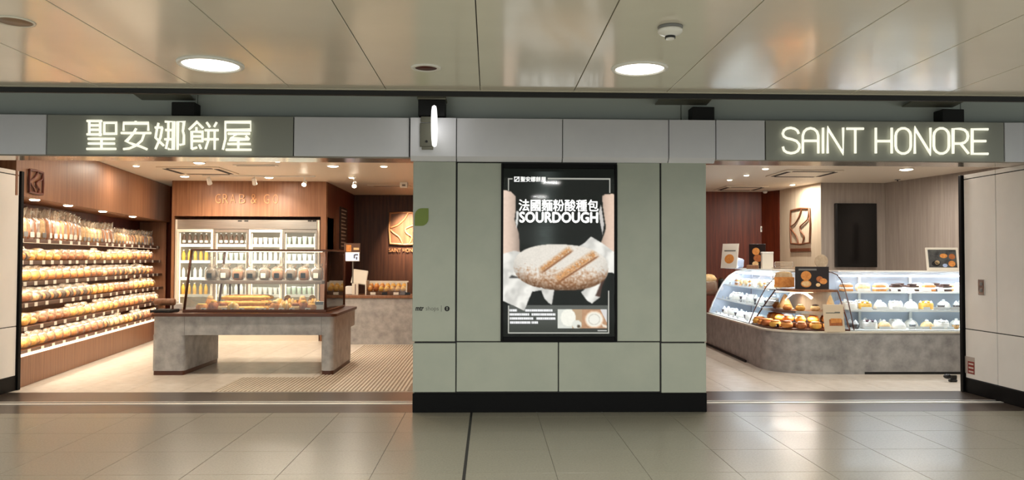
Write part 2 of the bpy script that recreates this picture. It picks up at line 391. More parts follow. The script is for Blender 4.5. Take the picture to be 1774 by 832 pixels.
def ceil_plate(name, x0, x1, y1):
    return S(O(name, MB().box(x0, x1, 7.745, y1, ZS, ZS+.06).box(x0, x1, 7.745, 7.775, 2.45, ZS), m_sceil), 'white shop ceiling')
ce1 = ceil_plate('ceiling_left', -7.2, -.74, 16.9)
ce2 = ceil_plate('ceiling_right', 2.14, 8.1, 15.7)
YG = 13.85
def wall(name, poly, m, label, z0=0, z1=ZS): return S(O(name, MB().prism(poly, z0, z1), m), label)
def rect(x0, x1, y0, y1): return [(x0, y0), (x1, y0), (x1, y1), (x0, y1)]
wall('wall_far_left', rect(-7.1, -7.0, 8.6, 16.8), m_wood, 'shop side wall behind the bread shelves')
gx0, gx1 = PY(298, 345, YG).x, PY(565, 345, YG).x
gz = PY(430, 375, YG).z
fz = PY(430, 379.5, YG).z
gx2 = PY(554, 450, YG).x
bulk = wall('wall_bulkhead', rect(gx0, gx1, YG, YG+.12), m_wood, 'lit wooden bulkhead over the drinks fridge', gz, ZS)
wall('wall_post_left', rect(gx0, PY(302, 450, YG+.03).x, YG, YG+.7), m_wood, 'narrow wooden post between the bread shelves and the fridge', 0, gz)
wall('wall_post', rect(gx2+.01, gx1, YG, YG+.7), m_wood, 'wooden post beside the drinks fridge', 0, gz)
wall('wall_behind_fridge', rect(gx0, gx1, YG+.78, YG+.85), m_wooddk, 'wall behind the fridge', 0, ZS)
wall('wall_shelf_end', rect(-7.0, gx0, 14.98, 15.05), m_wooddk, 'wall at the end of the bread shelves')
wall('wall_return', rect(gx1-.1, gx1, YG+.121, 16.7), m_wooddk, 'dark wooden wall return behind the counter')
wall('wall_back_left', rect(gx1-.1, -.74, 16.7, 16.8), m_woodblk, 'dark wooden back wall with the wooden emblem')
wall('wall_partition', rect(-.82, -.74, Y1+.01, 16.7), m_wood, 'wooden partition wall at the pillar')
wall('wall_partition_right', rect(2.14, 2.24, Y1+.01, 15.4), m_wooddk, 'wooden partition wall of the cake shop')
wall('wall_back_right', rect(2.14, 5.62, 15.4, 15.5), m_wooddk, 'dark red-brown wooden back wall of the cake shop')
wall('wall_recess_right', [(5.50, 15.42), (5.72, 15.0), (5.8, 15.0), (5.8, 15.5), (5.62, 15.5)], m_wooddk, 'dark wooden return beside the pale panel')
wall('wall_pale', [(5.735, 15.0), (5.90, 13.5), (6.0, 13.52), (6.0, 15.0)], m_cream, 'pale wooden wall panel with the emblem')
wall('wall_grey', rect(5.902, 7.2, 13.5, 13.6), m_greyw, 'grey wooden wall behind the screen')
wall('wall_far_right', [(7.06, 13.5), (7.37, 11.8), (7.9, 8.6), (8.0, 8.6), (8.0, 13.5)], m_greyw, 'grey-beige wooden side wall of the cake shop')

# ------------------------------------------------------------------ station lamps and ceiling fittings
def round_lamp(x, y, z, r, label, w, glow, col, group, name='round_downlight'):
    t = T(name, label, 'ceiling light', (x, y, z), 0, group)
    O('trim_ring', MB().lathe([(r*.94, -.001), (r*.98, -.012), (r*1.10, -.010), (r*1.13, .0), (r*.94, .0)], 32), m_white, t, True)
    dr = .022 if name == 'recessed_downlight' else .006
    O('diffuser', MB().lathe([(0, -dr), (r*.55, -dr*.95), (r*.86, -dr*.6), (r*.95, -.004), (r*.95, -.0005), (0, -.0005)], 32), glow, t, True)
    area('lamp_light', (0, 0, -.03), r*1.8, w, col, t)
    return t
pL = PZ(365, 111, ZC); pR = PZ(1108, 118, ZC)
round_lamp(pL.x, pL.y, ZC, .160, 'bright round ceiling downlight above the Chinese shop sign', W_STATION, m_lampon, (1, .99, .95), 'station downlights')
round_lamp(pR.x, pR.y, ZC, .143, 'bright round ceiling downlight near the smoke detector', W_STATION, m_lampon, (1, .99, .95), 'station downlights')
for i in range(4):  # unseen lamps added as fill, repeating the spacing of the two visible ones
    x = pL.x+2.42*(i-1)
    for j, y in enumerate((4.3, 1.9, -.5)):
        if j == 0 and i < 3: continue
        round_lamp(x, y, ZC, .15, 'added station fill downlight outside the picture, %s row out, %s along' % (nth(j+1), nth(i+1)), W_STATION, m_lampon, (1, .99, .95), 'added fill downlights out of the picture')
p = PZ(738, 117, ZC)
t = T('ceiling_speaker', 'small round ceiling fitting with a dark red-brown centre', 'ceiling fitting', (p.x, p.y, ZC))
O('trim_ring', MB().lathe([(.062, -.002), (.066, -.009), (.084, -.006), (.087, 0), (.062, 0)], 28), m_white, t, True)
O('lens', MB().lathe([(0, -.004), (.063, -.003), (.063, -.0005), (0, -.0005)], 28), m_redlamp, t, True)
p = PZ(26, 37, ZC)
t = T('ceiling_speaker', 'round pale brown ceiling fitting in the corner of the ceiling', 'ceiling fitting', (p.x, p.y, ZC))
O('trim_ring', MB().lathe([(.072, -.002), (.075, -.006), (.083, -.005), (.085, 0), (.072, 0)], 28), m_ceil, t, True)
O('lens', MB().lathe([(0, -.004), (.072, -.003), (.072, -.0005), (0, -.0005)], 28), mat('pale_brown_lens', (150, 120, 96), .4), t, True)
p = PZ(1161, 46, ZC)
t = T('smoke_detector', 'white domed smoke detector on the metal ceiling', 'smoke detector', (p.x, p.y, ZC))
O('mounting_plate', MB().lathe([(0, -.015), (.056, -.015), (.059, -.003), (.057, -.0), (0, 0)], 28), m_grey, t, True)
O('dome', MB().lathe([(0, -.06), (.019, -.06), (.022, -.044), (.047, -.036), (.057, -.026), (.057, -.0155), (0, -.0155)], 28), m_white, t, True)
O('sensor_cage', MB().lathe([(.0195, -.056), (.025, -.056), (.025, -.046), (.0195, -.046)], 12), m_black, t)

# brackets in the recess, and the round blade sign seen edge-on
for px, lab in ((305, 'angled metal bracket in the recess above the Chinese sign'), (1200, 'metal bracket in the recess above the pillar corner'),
                (1630, 'wide metal bracket in the recess above the neon lettering')):
    p = PY(px, 188, 7.5)
    t = T('recess_bracket', lab, 'bracket', (p.x, 7.599, 2.845), 0, 'brackets in the fascia recess')
    O('box', MB().cbox(-.02, .2, -.16, -.001, .0, .13, .005), m_joint, t)
    mb = MB().cbox(-.36, .16, -.30, .0, .0, .014, .004); mb.xf(Matrix.Translation((0, -.03, .17)) @ Matrix.Rotation(math.radians(-6), 4, 'X'))
    O('arm', mb, m_bracket, t)
p = PY(752, 220, 7.3)
t = T('blade_sign', 'round white lit blade sign seen edge-on, hung on a metal bracket', 'sign', (p.x, 7.38, 2.45))
xb = .0
O('mount_box', MB().cbox(-.16, .10, .0, .20, .40, .56, .006), m_joint, t)
O('mount_cap', MB().cbox(-.17, .11, -.02, .2, .56, .585, .006), m_bracket, t)
O('bracket', MB().cbox(-.14, -.005, -.02, .0, .10, .33, .004), m_bracket, t)
O('bracket_arm', MB().cbox(-.13, .0, -.03, .01, .335, .39, .004), m_bracket, t)
O('bracket_lip', MB().cbox(-.12, -.01, -.05, -.021, .07, .095, .003), m_bracket, t)
O('bolt', MB().lathe([(0, -.03), (.012, -.03), (.012, -.02), (0, -.02)], 10, (-.075, 0, .15), 'y'), m_joint, t)
O('disc', MB().lathe([(0, -.02), (.185, -.017), (.195, 0), (.185, .017), (0, .02)], 40, (.012, -.21, .265), 'x'), mat('white_sign_face', (250, 250, 246), .5, emit=1.1), t, True)

# ------------------------------------------------------------------ neon signs
def strokes(name, groups, ox, oy, zoom, y, root, r):
    for g in groups:
        mb = MB()
        for ln in g:
            closed = ln[0] == ln[-1] and len(ln) > 3
            pts = [PY(ox+a/zoom, oy+b/zoom, y) for a, b in (ln[:-1] if closed else ln)]
            mb.tube([(q.x-root.location.x, y-root.location.y, q.z-root.location.z) for q in pts], r, 8, closed)
        O(name, mb, m_neon, root)
ZH = [
 [[(110,105),(250,105)],[(132,105),(132,228)],[(234,105),(234,246)],[(132,146),(234,146)],[(132,187),(234,187)],[(110,230),(246,230)],
  [(272,122),(383,122),(383,224),(272,224),(272,122)],[(120,272),(370,272)],[(122,316),(370,316)],[(108,366),(382,366)],[(246,272),(246,366)]],
 [[(565,106),(565,122)],[(452,196),(452,126),(682,126),(682,196)],[(428,218),(708,218)],
  [(570,174),(540,226),(476,296),(530,318),(610,344),(672,370)],[(645,222),(622,288),(565,336),(505,362),(450,368)]],
 [[(778,124),(762,180),(750,262),(788,298),(826,336)],[(744,166),(814,166)],[(812,166),(796,258),(748,370)],
  [(838,112),(918,112),(914,372),(868,366)],[(868,112),(868,262),(846,366)],[(842,190),(915,190)],[(834,276),(915,276)],
  [(955,374),(955,112),(1016,112),(1004,200),(1014,238),(1012,322),(974,328)]],
 [[(1060,186),(1135,114),(1192,172)],[(1130,164),(1130,200)],[(1086,368),(1086,206),(1186,206),(1186,292),(1086,292)],[(1086,249),(1186,249)],[(1086,368),(1136,352)],[(1156,326),(1174,366)],
  [(1226,118),(1256,162)],[(1320,116),(1294,162)],[(1208,192),(1336,192)],[(1204,276),(1336,276)],[(1242,192),(1240,290),(1214,370)],[(1300,192),(1300,374)]],
 [[(1376,374),(1400,275),(1400,116),(1636,116),(1636,190),(1400,190)],[(1424,224),(1630,224)],[(1502,228),(1440,276),(1622,276)],[(1590,246),(1622,276)],[(1420,320),(1636,320)],[(1520,280),(1520,372)],[(1404,374),(1642,374)]]]
q = PY(290, 236, Y0-.03)
t = T('lit_sign', 'glowing cream tube sign of five Chinese characters on the fascia', 'sign', (q.x, Y0-.06, q.z))
strokes('character', ZH, 130, 190, 5.376, Y0-.06, t, .0115)
def stadium(x0, x1, y0, y1, n=7):
    r = (x1-x0)/2; cx = (x0+x1)/2; o = []
    for i in range(n+1):
        a = math.pi+math.pi*i/n; o.append((cx+r*math.cos(a), y0+r+r*math.sin(a)))
    for i in range(n+1):
        a = math.pi*i/n; o.append((cx+r*math.cos(a), y1-r+r*math.sin(a)))
    return o+[o[0]]
EN = [
 [[(215,128),(206,106),(186,92),(160,86),(132,90),(112,104),(104,126),(112,146),(132,158),(168,166),(200,178),(218,200),(220,222),(208,246),(186,258),(160,262),(132,256),(112,242),(105,216)]],
 [[(243,263),(243,140),(252,112),(270,95),(296,88),(322,95),(341,112),(350,140),(350,263)],[(243,176),(350,176)]],
 [[(383,86),(383,263)]],
 [[(415,263),(415,88),(522,262),(522,85)]],
 [[(546,92),(664,92)],[(606,92),(606,263)]],
 [[(748,86),(748,263)],[(858,86),(858,263)],[(748,178),(858,178)]],
 [stadium(886, 990, 88, 265)],
 [[(1018,265),(1018,88),(1126,265),(1126,86)]],
 [stadium(1150, 1254, 88, 265)],
 [[(1283,265),(1283,93),(1335,93),(1362,100),(1380,118),(1386,144),(1380,170),(1362,188),(1335,195),(1283,195)],[(1335,195),(1390,265)]],
 [[(1525,96),(1415,96),(1415,266),(1525,266)],[(1415,178),(1510,178)]]]
q = PY(1530, 245, Y0-.03)
t = T('lit_sign', 'glowing cream tube sign in Latin capitals on the fascia', 'sign', (q.x, Y0-.06, q.z))
strokes('letter', EN, 1330, 200, 3.995, Y0-.06, t, .0125)

# ------------------------------------------------------------------ poster light box on the pillar
PYF = Y0-.02
def pp(px, py, y=PYF): q = PY(px, py, y); return q.x, q.z
x0, z1 = pp(868.5, 283.5); x1, z0 = pp(1069.5, 592)
cx, cz = (x0+x1)/2, z0
box = T('poster_light_box', 'backlit black poster with a floured loaf, framed in the pillar', 'poster', (cx, PYF, cz))
fb = .022
mbf = MB().cbox(x0-cx, x0-cx+fb, 0, .03, 0, z1-cz, .003).cbox(x1-cx-fb, x1-cx, 0, .03, 0, z1-cz, .003).cbox(x0-cx+fb, x1-cx-fb, 0, .03, 0, .045, .003).cbox(x0-cx+fb, x1-cx-fb, 0, .03, z1-cz-.045, z1-cz, .003)
O('frame', mbf, m_base, box)
U0, U1, V0, V1 = 872, 1064.5, 291, 584
nu, nv = 193, 294
U, V = np.meshgrid(np.linspace(U0, U1, nu), np.linspace(V0, V1, nv))
def inpoly(poly):
    c = np.zeros(U.shape, bool); n = len(poly)
    for i in range(n):
        xa, ya = poly[i]; xb_, yb2 = poly[i-1]
        if ya == yb2: continue
        c ^= ((ya > V) != (yb2 > V)) & (U < (xb_-xa)*(V-ya)/(yb2-ya)+xa)
    return c
def blur(a, n=1):
    for _ in range(n):
        p_ = np.pad(a, ((1, 1), (1, 1))+((0, 0),)*(a.ndim-2), 'edge')
        a = (p_[:-2, 1:-1]+p_[2:, 1:-1]+p_[1:-1, :-2]+p_[1:-1, 2:]+2*p_[1:-1, 1:-1])/6
    return a
rng = np.random.default_rng(5)
def noise(n): 
    a = blur(rng.random(U.shape), n); return (a-a.min())/(a.max()-a.min())
n1, n3, n12 = noise(1), noise(4), noise(30)
img = np.zeros(U.shape+(3,)); img[:] = (20, 23, 20)
kit = np.exp(-((U-945)/22)**2)*((V > 296) & (V < 470))           # dim kitchen behind
img += (kit*(28+22*n12))[..., None]*np.array((.95, 1.05, 1.05))
img += (((V > 392) & (V < 425) & (U > 900) & (U < 958))*(8*(np.sin(V*1.6) > .2)+10*n3))[..., None]
def paint(mask, col, soft=1):
    a = blur(mask.astype(float), soft)[..., None]
    global img
    img = img*(1-a)+np.asarray(col)*a
def C3(a, c): return a[..., None]*np.asarray(c, float)
c1 = lambda pts: [(860+a/5.2, 280+b/5.2) for a, b in pts]
c2 = lambda pts: [(860+a/4.16, 400+b/4.16) for a, b in pts]
sh = np.clip((U-872)/32, 0, 1)
paint(inpoly(c1([(0,258),(90,258),(130,270),(175,312),(176,430),(165,520),(182,580),(206,650),(216,850),(0,850)])), C3(1-.42*sh**2-.06*n3, (243, 216, 196)))
sh = np.clip((1062-U)/26, 0, 1)
paint(inpoly(c1([(955,305),(985,288),(1050,285),(1100,295),(1100,900),(1000,860),(945,725),(978,640),(990,590),(976,500),(962,400)])), C3(1-.35*sh**2-.06*n3, (240, 210, 188)))
paint(inpoly(c1([(183,440),(205,455),(195,560),(180,610),(176,540)])), (225, 225, 220)); paint(inpoly(c1([(925,450),(945,380),(972,560),(960,660),(935,540)])), (210, 205, 200))
fold = .95+.09*np.sin((U*.9+V*.55)/5.5+n12*5)*(.4+n12)
cloth = C3(np.clip(fold, .72, 1.04), (240, 238, 230))
paint(inpoly(c2([(0,190),(60,165),(130,145),(215,165),(190,300),(230,370),(330,408),(345,425),(262,440),(235,500),(205,582),(130,545),(55,510),(0,500)])), cloth)
paint(inpoly(c2([(318,412),(420,425),(402,536),(375,520),(345,485)])), cloth*.92)
paint(inpoly(c2([(585,118),(640,85),(685,40),(760,85),(850,150),(900,170),(900,330),(830,300),(800,300),(770,330),(745,440),(748,482),(690,526),(655,505),(612,445),(640,420)])), cloth)
paint(inpoly(c2([(90,345),(115,322),(140,330),(200,345),(130,345)])), (60, 60, 58), 3)
paint(inpoly(c2([(715,470),(745,400),(770,330),(800,300),(790,340),(765,400),(750,480)])), (80, 58, 50), 2)
paint(inpoly(c2([(815,330),(850,330),(850,405),(820,400)])), (15, 15, 15), 2)
# the loaf
ex, ey = (U-972.5)/82, (V-463.5-(U-972)*.03)/40
rr = np.sqrt(np.clip(ex**2+ey**2, 0, 4)); loaf = (np.abs(ex)**2.3+np.abs(ey)**2.3) < 1
hgt = np.sqrt(np.clip(1-rr**2, 0, 1))
flour = np.clip(1.4-1.25*np.clip(ey+.25, 0, 1)-.15*np.clip(ex, 0, 1)+(n3-.5)*1.3+(n1-.5)*.4, 0, 1)
crust = C3(.82+.28*n3, (214, 150, 100)); crust = crust*(1-.35*np.clip(ey, 0, 1)[..., None])
top = C3(.94+.08*n1, (238, 231, 219))
bread = crust*(1-flour[..., None])+top*flour[..., None]
for (ax, ay), (bx, by), wd in (((934, 471), (992, 429), 6), ((962, 486), (1036, 437), 8)):
    d = np.array((bx-ax, by-ay)); L = np.hypot(*d); d = d/L
    s_ = (U-ax)*d[0]+(V-ay)*d[1]; q_ = (U-ax)*-d[1]+(V-ay)*d[0]
    m_ = np.clip(1.3-np.abs(q_)/wd, 0, 1)*np.clip(s_/8, 0, 1)*np.clip((L-s_)/8, 0, 1)*(.5+.5*(n3 > .42))
    ins = C3(.75+.45*n1, (214, 158, 104)); bread = bread*(1-m_[..., None])+ins*m_[..., None]
    e_ = np.exp(-((q_-wd*.8)/1.6)**2)*np.clip(s_/8, 0, 1)*np.clip((L-s_)/8, 0, 1)*.75
    bread = bread*(1-e_[..., None])+np.array((120, 66, 34))*e_[..., None]*1.0
bread = bread*(1-.38*np.clip(rr-.72, 0, 1)[..., None]*np.clip(ey+.5, 0, 1)[..., None]*2)
paint(loaf, bread)
paint((inpoly(c2([(318,412),(330,408),(345,425),(262,440),(280,420)]))), cloth, 1)
# caption band
band = (V > 529.5) & (V < 577) & (U > 881) & (U < 1055)
bc = np.zeros(img.shape); bc[:] = (92, 95, 90); bc -= (np.clip((V-533)/44, 0, 1)*30)[..., None]
keep = inpoly(c2([(0,400),(262,440),(235,500),(205,582),(130,545),(55,510)]))
paint(band & ~keep, bc, 0)
for i, (v0, segs) in enumerate(((536.5, ((884, 897), (911, 958))), (543.5, ((884, 918), (922, 963))), (550.5, ((884, 925), (930, 963))), (557.5, ((885, 920), (922, 933))))):
    for a, b in segs:
        ln = (np.abs(V-v0-1.8) < 2.2) & (U > a) & (U < b)
        paint(ln, (215+40*(np.sin(U*1.9+i) > -.2))[..., None]*np.ones(3), 0)
pic = (U > 967) & (U < 1008.5) & (V > 536) & (V < 569.5)
paint(pic, C3(.9+.1*n3, (200, 170, 135)), 0)
paint(pic & (U < 992) & (V < 570), C3(.96+.04*n3, (226, 228, 218)), 0)
paint(pic & ((U-985)**2/13**2+(V-551)**2/15**2 < 1), C3(.97+.06*n1, (250, 249, 236)))
paint(pic & ((U-1000)**2+(V-563)**2 < 64), (232, 233, 222)); paint(pic & ((U-1003)**2+(V-566)**2 < 8) , (90, 80, 66))
pic = (U > 1008.5) & (U < 1052) & (V > 536) & (V < 569.5)
paint(pic, C3(.85+.15*n3, (206, 160, 124)), 0); paint(pic & (U-1040 > (V-536)*.5), (222, 220, 218), 0)
d2 = ((U-1030)/16)**2+((V-554)/15)**2
paint(pic & (d2 < 1), (236, 206, 176)); paint(pic & (d2 < .75), (246, 242, 228)); paint(pic & (d2 < .42), (206, 202, 188)); paint(pic & (d2 < .3), (244, 242, 230))
paint(inpoly([(1042, 561), (1052, 565), (1052, 569), (1045, 567)]), (238, 228, 210))
paint((U > 1036) & (U < 1052) & (V > 572) & (V < 575), (190, 190, 184), 0)
img = np.clip(img, 0, 255)/255
lin = np.where(img <= .04045, img/12.92, ((img+.055)/1.055)**2.4)
verts = [];
xa, za = pp(U0, V0); xb_, zb_ = pp(U1, V1)
gx = np.linspace(xa, xb_, nu)-cx; gzv = np.linspace(za, zb_, nv)-cz
GX, GZ = np.meshgrid(gx, gzv); co = np.stack([GX, np.full(GX.shape, .022), GZ], -1).reshape(-1, 3)
idx = np.arange(nu*nv).reshape(nv, nu)
fc = np.stack([idx[:-1, :-1], idx[1:, :-1], idx[1:, 1:], idx[:-1, 1:]], -1).reshape(-1, 4)
me = bpy.data.meshes.new('printed_picture'); me.from_pydata(co.tolist(), [], fc.tolist())
ca = me.color_attributes.new('print', 'FLOAT_COLOR', 'POINT')
ca.data.foreach_set('color', np.concatenate([lin.reshape(-1, 3), np.ones((nu*nv, 1))], 1).astype(np.float32).ravel())
m_print = bpy.data.materials.new('backlit_print'); m_print.use_nodes = True; nt = m_print.node_tree; p = nt.nodes['Principled BSDF']
at_ = nt.nodes.new('ShaderNodeAttribute'); at_.attribute_name = 'print'
nt.links.new(at_.outputs['Color'], p.inputs['Emission Color']); p.inputs['Emission Strength'].default_value = .74
p.inputs['Base Color'].default_value = (.01, .01, .01, 1); p.inputs['Roughness'].default_value = .5; p.inputs['Specular IOR Level'].default_value = 0
link('printed_picture', me, m_print, box)
O('cover_pane', MB().box(x0-cx+fb, x1-cx-fb, .010, .012, .045, z1-cz-.045), clear('poster_glass', (1, 1, 1), .02, .05), box)
m_lit = mat('lit_white_lettering', (252, 252, 250), .5, emit=.65)
m_lit2 = mat('lit_grey_line', (190, 190, 184), .5, emit=.3)
def ptext(name, body, pxa, pxb, pya, pyb, bold=0.0, m=m_lit, shear=0):
    xa, za = pp(pxa, pyb); xb, zb = pp(pxb, pya)
    return link(name, text_mesh(body, xb-xa, zb-za, bold=bold, shear=shear), m, box, (xa-cx, .0205, za-cz))
ptext('title_text', '法國麵粉酸種包', 899, 1037, 346, 365.5, .0026)
ptext('headline_text', 'SOURDOUGH', 900.5, 1036, 368, 385, .0052)
ptext('brand_text', '聖安娜餅屋', 902, 946, 306, 314.5, .001)
mb = MB()
def pbar(mb, a, b, c, d):
    xa, za = pp(a, d); xb, zb = pp(b, c); mb.box(xa-cx, xb-cx, .0206, .0212, za-cz, zb-cz)
for a in ((880, 888, 308.5, 310.5), (949, 1058, 308.5, 310.5), (880, 882, 308.5, 330), (1056, 1058, 308.5, 334), (880, 882, 530, 578.5), (1054, 1056, 504, 578.5), (880, 1056, 576.5, 578.5)): 
    mb = MB(); pbar(mb, *a); O('border_line', mb, m_lit2, box)
mb = MB()
for a in ((891, 900, 306, 307.2), (891, 900, 313.3, 314.5), (891, 892.2, 306, 314.5), (898.8, 900, 306, 314.5)): pbar(mb, *a)
xa, za = pp(895.5, 310.3)
mb.tube([(xa-cx-.012, .0208, za-cz-.016), (xa-cx-.004, .0208, za-cz), (xa-cx+.008, .0208, za-cz+.004), (xa-cx+.013, .0208, za-cz+.014)], .004, 6)
O('brand_emblem', mb, m_lit, box)

# ------------------------------------------------------------------ marks on the pillar and side walls
def leafpoly(w, h, r, n=6):
    o = []
    for (cx_, cz_, a0, rr_) in ((w-r, r, -90, r), (w-.004, h-.004, 0, .004), (r, h-r, 90, r), (.004, .004, 180, .004)):
        for i in range(n+1):
            a = math.radians(a0+90*i/n); o.append((cx_+rr_*math.cos(a), cz_+rr_*math.sin(a)))
    return o
xa, za = pp(718.5, 391.5, Y0); xb, zb = pp(742.5, 361, Y0)
t = tag(O('leaf_emblem', MB().plate(leafpoly(xb-xa, zb-za, .07), -.006, -.0005), mat('leaf_green', (112, 132, 22), .4), None, loc=(xa, Y0, za)), 'green leaf-shaped plate on the pillar panel', 'emblem')
xa, za = pp(720, 539.5, Y0)
t = T('operator_mark', 'small printed operator wordmark and info badge on the pillar panel', 'lettering', (xa, Y0, za))
def mark(name, body, a, b, c, d, m, off=0, shear=0):
    x_, z_ = pp(a, d, Y0); x2, z2 = pp(b, c, Y0); link(name, text_mesh(body, x2-x_, z2-z_, bold=off, shear=shear), m, t, (x_-xa, -.001, z_-za))
m_ink = mat('dark_ink', (26, 26, 26), .6); m_ink2 = mat('grey_ink', (110, 113, 104), .6)
mark('bold_word', 'mtr', 720, 734, 531.5, 538.5, m_ink, .0022, .2)
mark('light_word', 'shops', 737.5, 760, 531, 540.5, m_ink2)
x_, z_ = pp(764.5, 534.8, Y0)
O('divider', MB().box(x_-xa-.002, x_-xa+.002, -.0015, -.0005, z_-za-.03, z_-za+.03), m_ink2, t)
x_, z_ = pp(774.5, 535, Y0)
O('badge', MB().lathe([(0, -.0016), (.025, -.0016), (.025, -.0005), (0, -.0005)], 20, (x_-xa, 0, z_-za), 'y'), m_ink, t)
O('badge_letter', MB().box(x_-xa-.004, x_-xa+.004, -.0024, -.0017, z_-za-.014, z_-za+.005).box(x_-xa-.005, x_-xa+.005, -.0024, -.0017, z_-za+.008, z_-za+.016), m_panel, t)

q = PXX(1701, 498, XR); 
t = T('wall_socket', 'small steel double switch plate on the cream side wall', 'switch', (XR, q.y, q.z))
O('plate', MB().cbox(-.008, -.0005, -.055, .055, -.085, .085, .003), m_steel, t)
for z in (-.035, .035): O('switch_key', MB().cbox(-.013, -.0085, -.02, .02, z-.018, z+.018, .002), m_grey, t)
q = PXX(1680, 634, XR)
t = T('warning_sticker', 'red and white notice sticker low on the cream side wall', 'sticker', (XR, q.y, q.z))
O('sheet', MB().box(-.002, -.0005, -.09, .09, -.09, .10), mat('sticker_pale', (190, 176, 166), .5), t)
O('red_field', MB().box(-.003, -.0021, -.085, .03, -.085, .05), mat('sticker_red', (140, 34, 24), .5), t)
for k in range(3): O('white_bar', MB().box(-.0036, -.0031, -.07, .015, -.07+.042*k, -.052+.042*k), mat('sticker_line', (214, 200, 190), .5), t)
q = PZ(1660, 664, .0)
t = T('door_stopper', 'small black door stop on the floor by the mullion', 'door stop', (q.x-.02, q.y+.1, 0))
O('foot', MB().cbox(-.03, .06, -.03, .03, .0, .03, .008), m_black, t)
O('bumper', MB().blob(.05, .035, .03, (-.05, 0, .065), 14, 8), m_black, t, True)
O('stalk', MB().cbox(-.01, .06, -.02, .02, .031, .08, .006), m_black, t)

# ------------------------------------------------------------------ left shop: wall of bread shelves
A = PZ(36, 672, 0); B = PZ(265, 590, 0); uu = (B-A).normalized(); nn = Vector((uu.y, -uu.x, 0)); RZ = math.atan2(-uu.x, uu.y)
def SL(x, y, z): return A+nn*x+uu*y+Vector((0, 0, z))
def onwall(px, py, x=0):          # pixel -> (y, z) on the shelf wall's front plane moved out by x
    d = ray(px, py); p0 = A+nn*x; tt = (p0-CAM).dot(nn)/d.dot(nn); q = CAM+d*tt; return (q-A).dot(uu), q.z
SA, SB = -.24, (14.88-A.y)/uu.y
unit = T('bread_shelf_unit', 'long wooden shelf wall filled with bagged bread, under a wooden canopy', 'shelf unit', A, RZ)
O('plinth', MB().cbox(-.5, 0, SA, SB, 0, .345, .005), m_wood, unit)
O('plinth_lip', MB().cbox(-.06, .012, SA, SB, .346, .372, .003), m_ledw, unit)
O('back_panel', MB().cbox(-.53, -.505, SA, SB, 0, 2.2, .003), m_wooddk, unit)
for y in (SA-.03, SB-.06): O('side_panel', MB().cbox(-.5, -.02, y, y+.03, .375, 2.16, .003), m_wood, unit)
canopy = O('canopy', MB().cbox(-.5, .02, SA-.02, SB+.05, 2.165, ZS-.005, .004), m_wood, unit)
TZ = [1.69, 1.43, 1.18, .93, .66, .40]; TX = [-.15, -.12, -.10, -.08, -.06, -.03]
m_rail = mat('shelf_rail', (92, 60, 42), .4)
tag_me = MB().cbox(0, .004, -.04, .04, 0, .048, .001).mesh('price_tag'); tag_me.materials.append(m_offw)
TN = ['top', 'second', 'third', 'fourth', 'fifth', 'bottom']
for k, (z, xf_) in enumerate(zip(TZ, TX)):
    sh_ = O('shelf', MB().cbox(-.5, xf_, SA, SB-.06, z-.028, z, .003), m_topw, unit)
    O('front_rail', MB().cbox(xf_, xf_+.014, SA, SB-.06, z-.036, z+.008, .002), m_rail, sh_)
    y = SA+.12+R.random()*.1
    while y < SB-.15:
        link('price_tag', tag_me, None, sh_, (xf_+.0145, y, z-.038)); y += .24+R.random()*.2
    if k:
        O('added_light_strip', MB().cbox(TX[k-1]-.05, TX[k-1]-.03, SA+.05, SB-.1, TZ[k-1]-.036, TZ[k-1]-.029, .002), m_ledw, unit)  # LED strip added under each shelf to brighten the bread below
        area('shelf_light', (TX[k-1]-.03, (SA+SB)/2, TZ[k-1]-.055), .04, 13, WARM, unit, (0, math.radians(14), 0), SB-SA-.3, math.radians(130))  # added lamp that gives the strip its light
for px, py in ((60, 349), (118, 356), (178, 362), (230, 367)):
    y_, _ = onwall(px, py, -.06)
    d_ = O('canopy_spot', MB().lathe([(0, -.012), (.04, -.012), (.052, -.006), (.055, 0), (0, 0)], 18, (-.06, y_, 2.164)), m_warmon, unit, True)
    area('canopy_spot_light', (-.06, y_, 2.13), .08, 3, WARM, unit, (0, math.radians(-6), 0), spread=math.radians(130))
y_ = SA+.5
area('added_canopy_light', (-.10, (SA+SB)/2, 2.15), .05, 3.5, WARM, unit, (0, math.radians(8), 0), SB-SA-.4, math.radians(130))  # lamp added under the canopy to brighten the shelves, no fixture modelled

# the emblem used three times: a frame round two river-like curves
def emblem_mesh(w, h, r, y=0):
    mb = MB(); q = lambda a, b: (a*w, y, b*h)
    mb.tube([q(.03, .03), q(.5, 0), q(.97, .03), q(1, .5), q(.97, .97), q(.5, 1), q(.03, .97), q(0, .5)], r*1.15, 6, True)
    def curve(pts):
        P_ = [Vector((a, b)) for a, b in pts]; o = []
        for i in range(len(P_)-1):
            p0, p1, p2, p3 = P_[max(i-1, 0)], P_[i], P_[i+1], P_[min(i+2, len(P_)-1)]
            for s in (0, .25, .5, .75):
                o.append(.5*((2*p1)+(p2-p0)*s+(2*p0-5*p1+4*p2-p3)*s*s+(3*p1-p0-3*p2+p3)*s**3))
        o.append(P_[-1]); mb.tube([q(v.x, v.y) for v in o], r, 6)
    curve([(.6, 1), (.46, .78), (.26, .6), (.04, .52)]); curve([(.04, .46), (.14, .36), (.32, .22), (.42, 0)])
    curve([(.95, .95), (.88, .68), (.62, .55), (.5, .47), (.54, .35), (.7, .22), (.62, .02)])
    return mb
ya, za = onwall(47, 333, .02); yb_, zb = onwall(72.5, 299, .02)
mb = emblem_mesh(yb_-ya, zb-za, .012); mb.xf(Matrix.Rotation(math.pi/2, 4, 'Z'))
tag(O('wooden_emblem', mb, m_wooddk, None, loc=SL(.038, ya, za), rz=RZ), 'dark square emblem of flowing lines on the bread canopy', 'emblem')

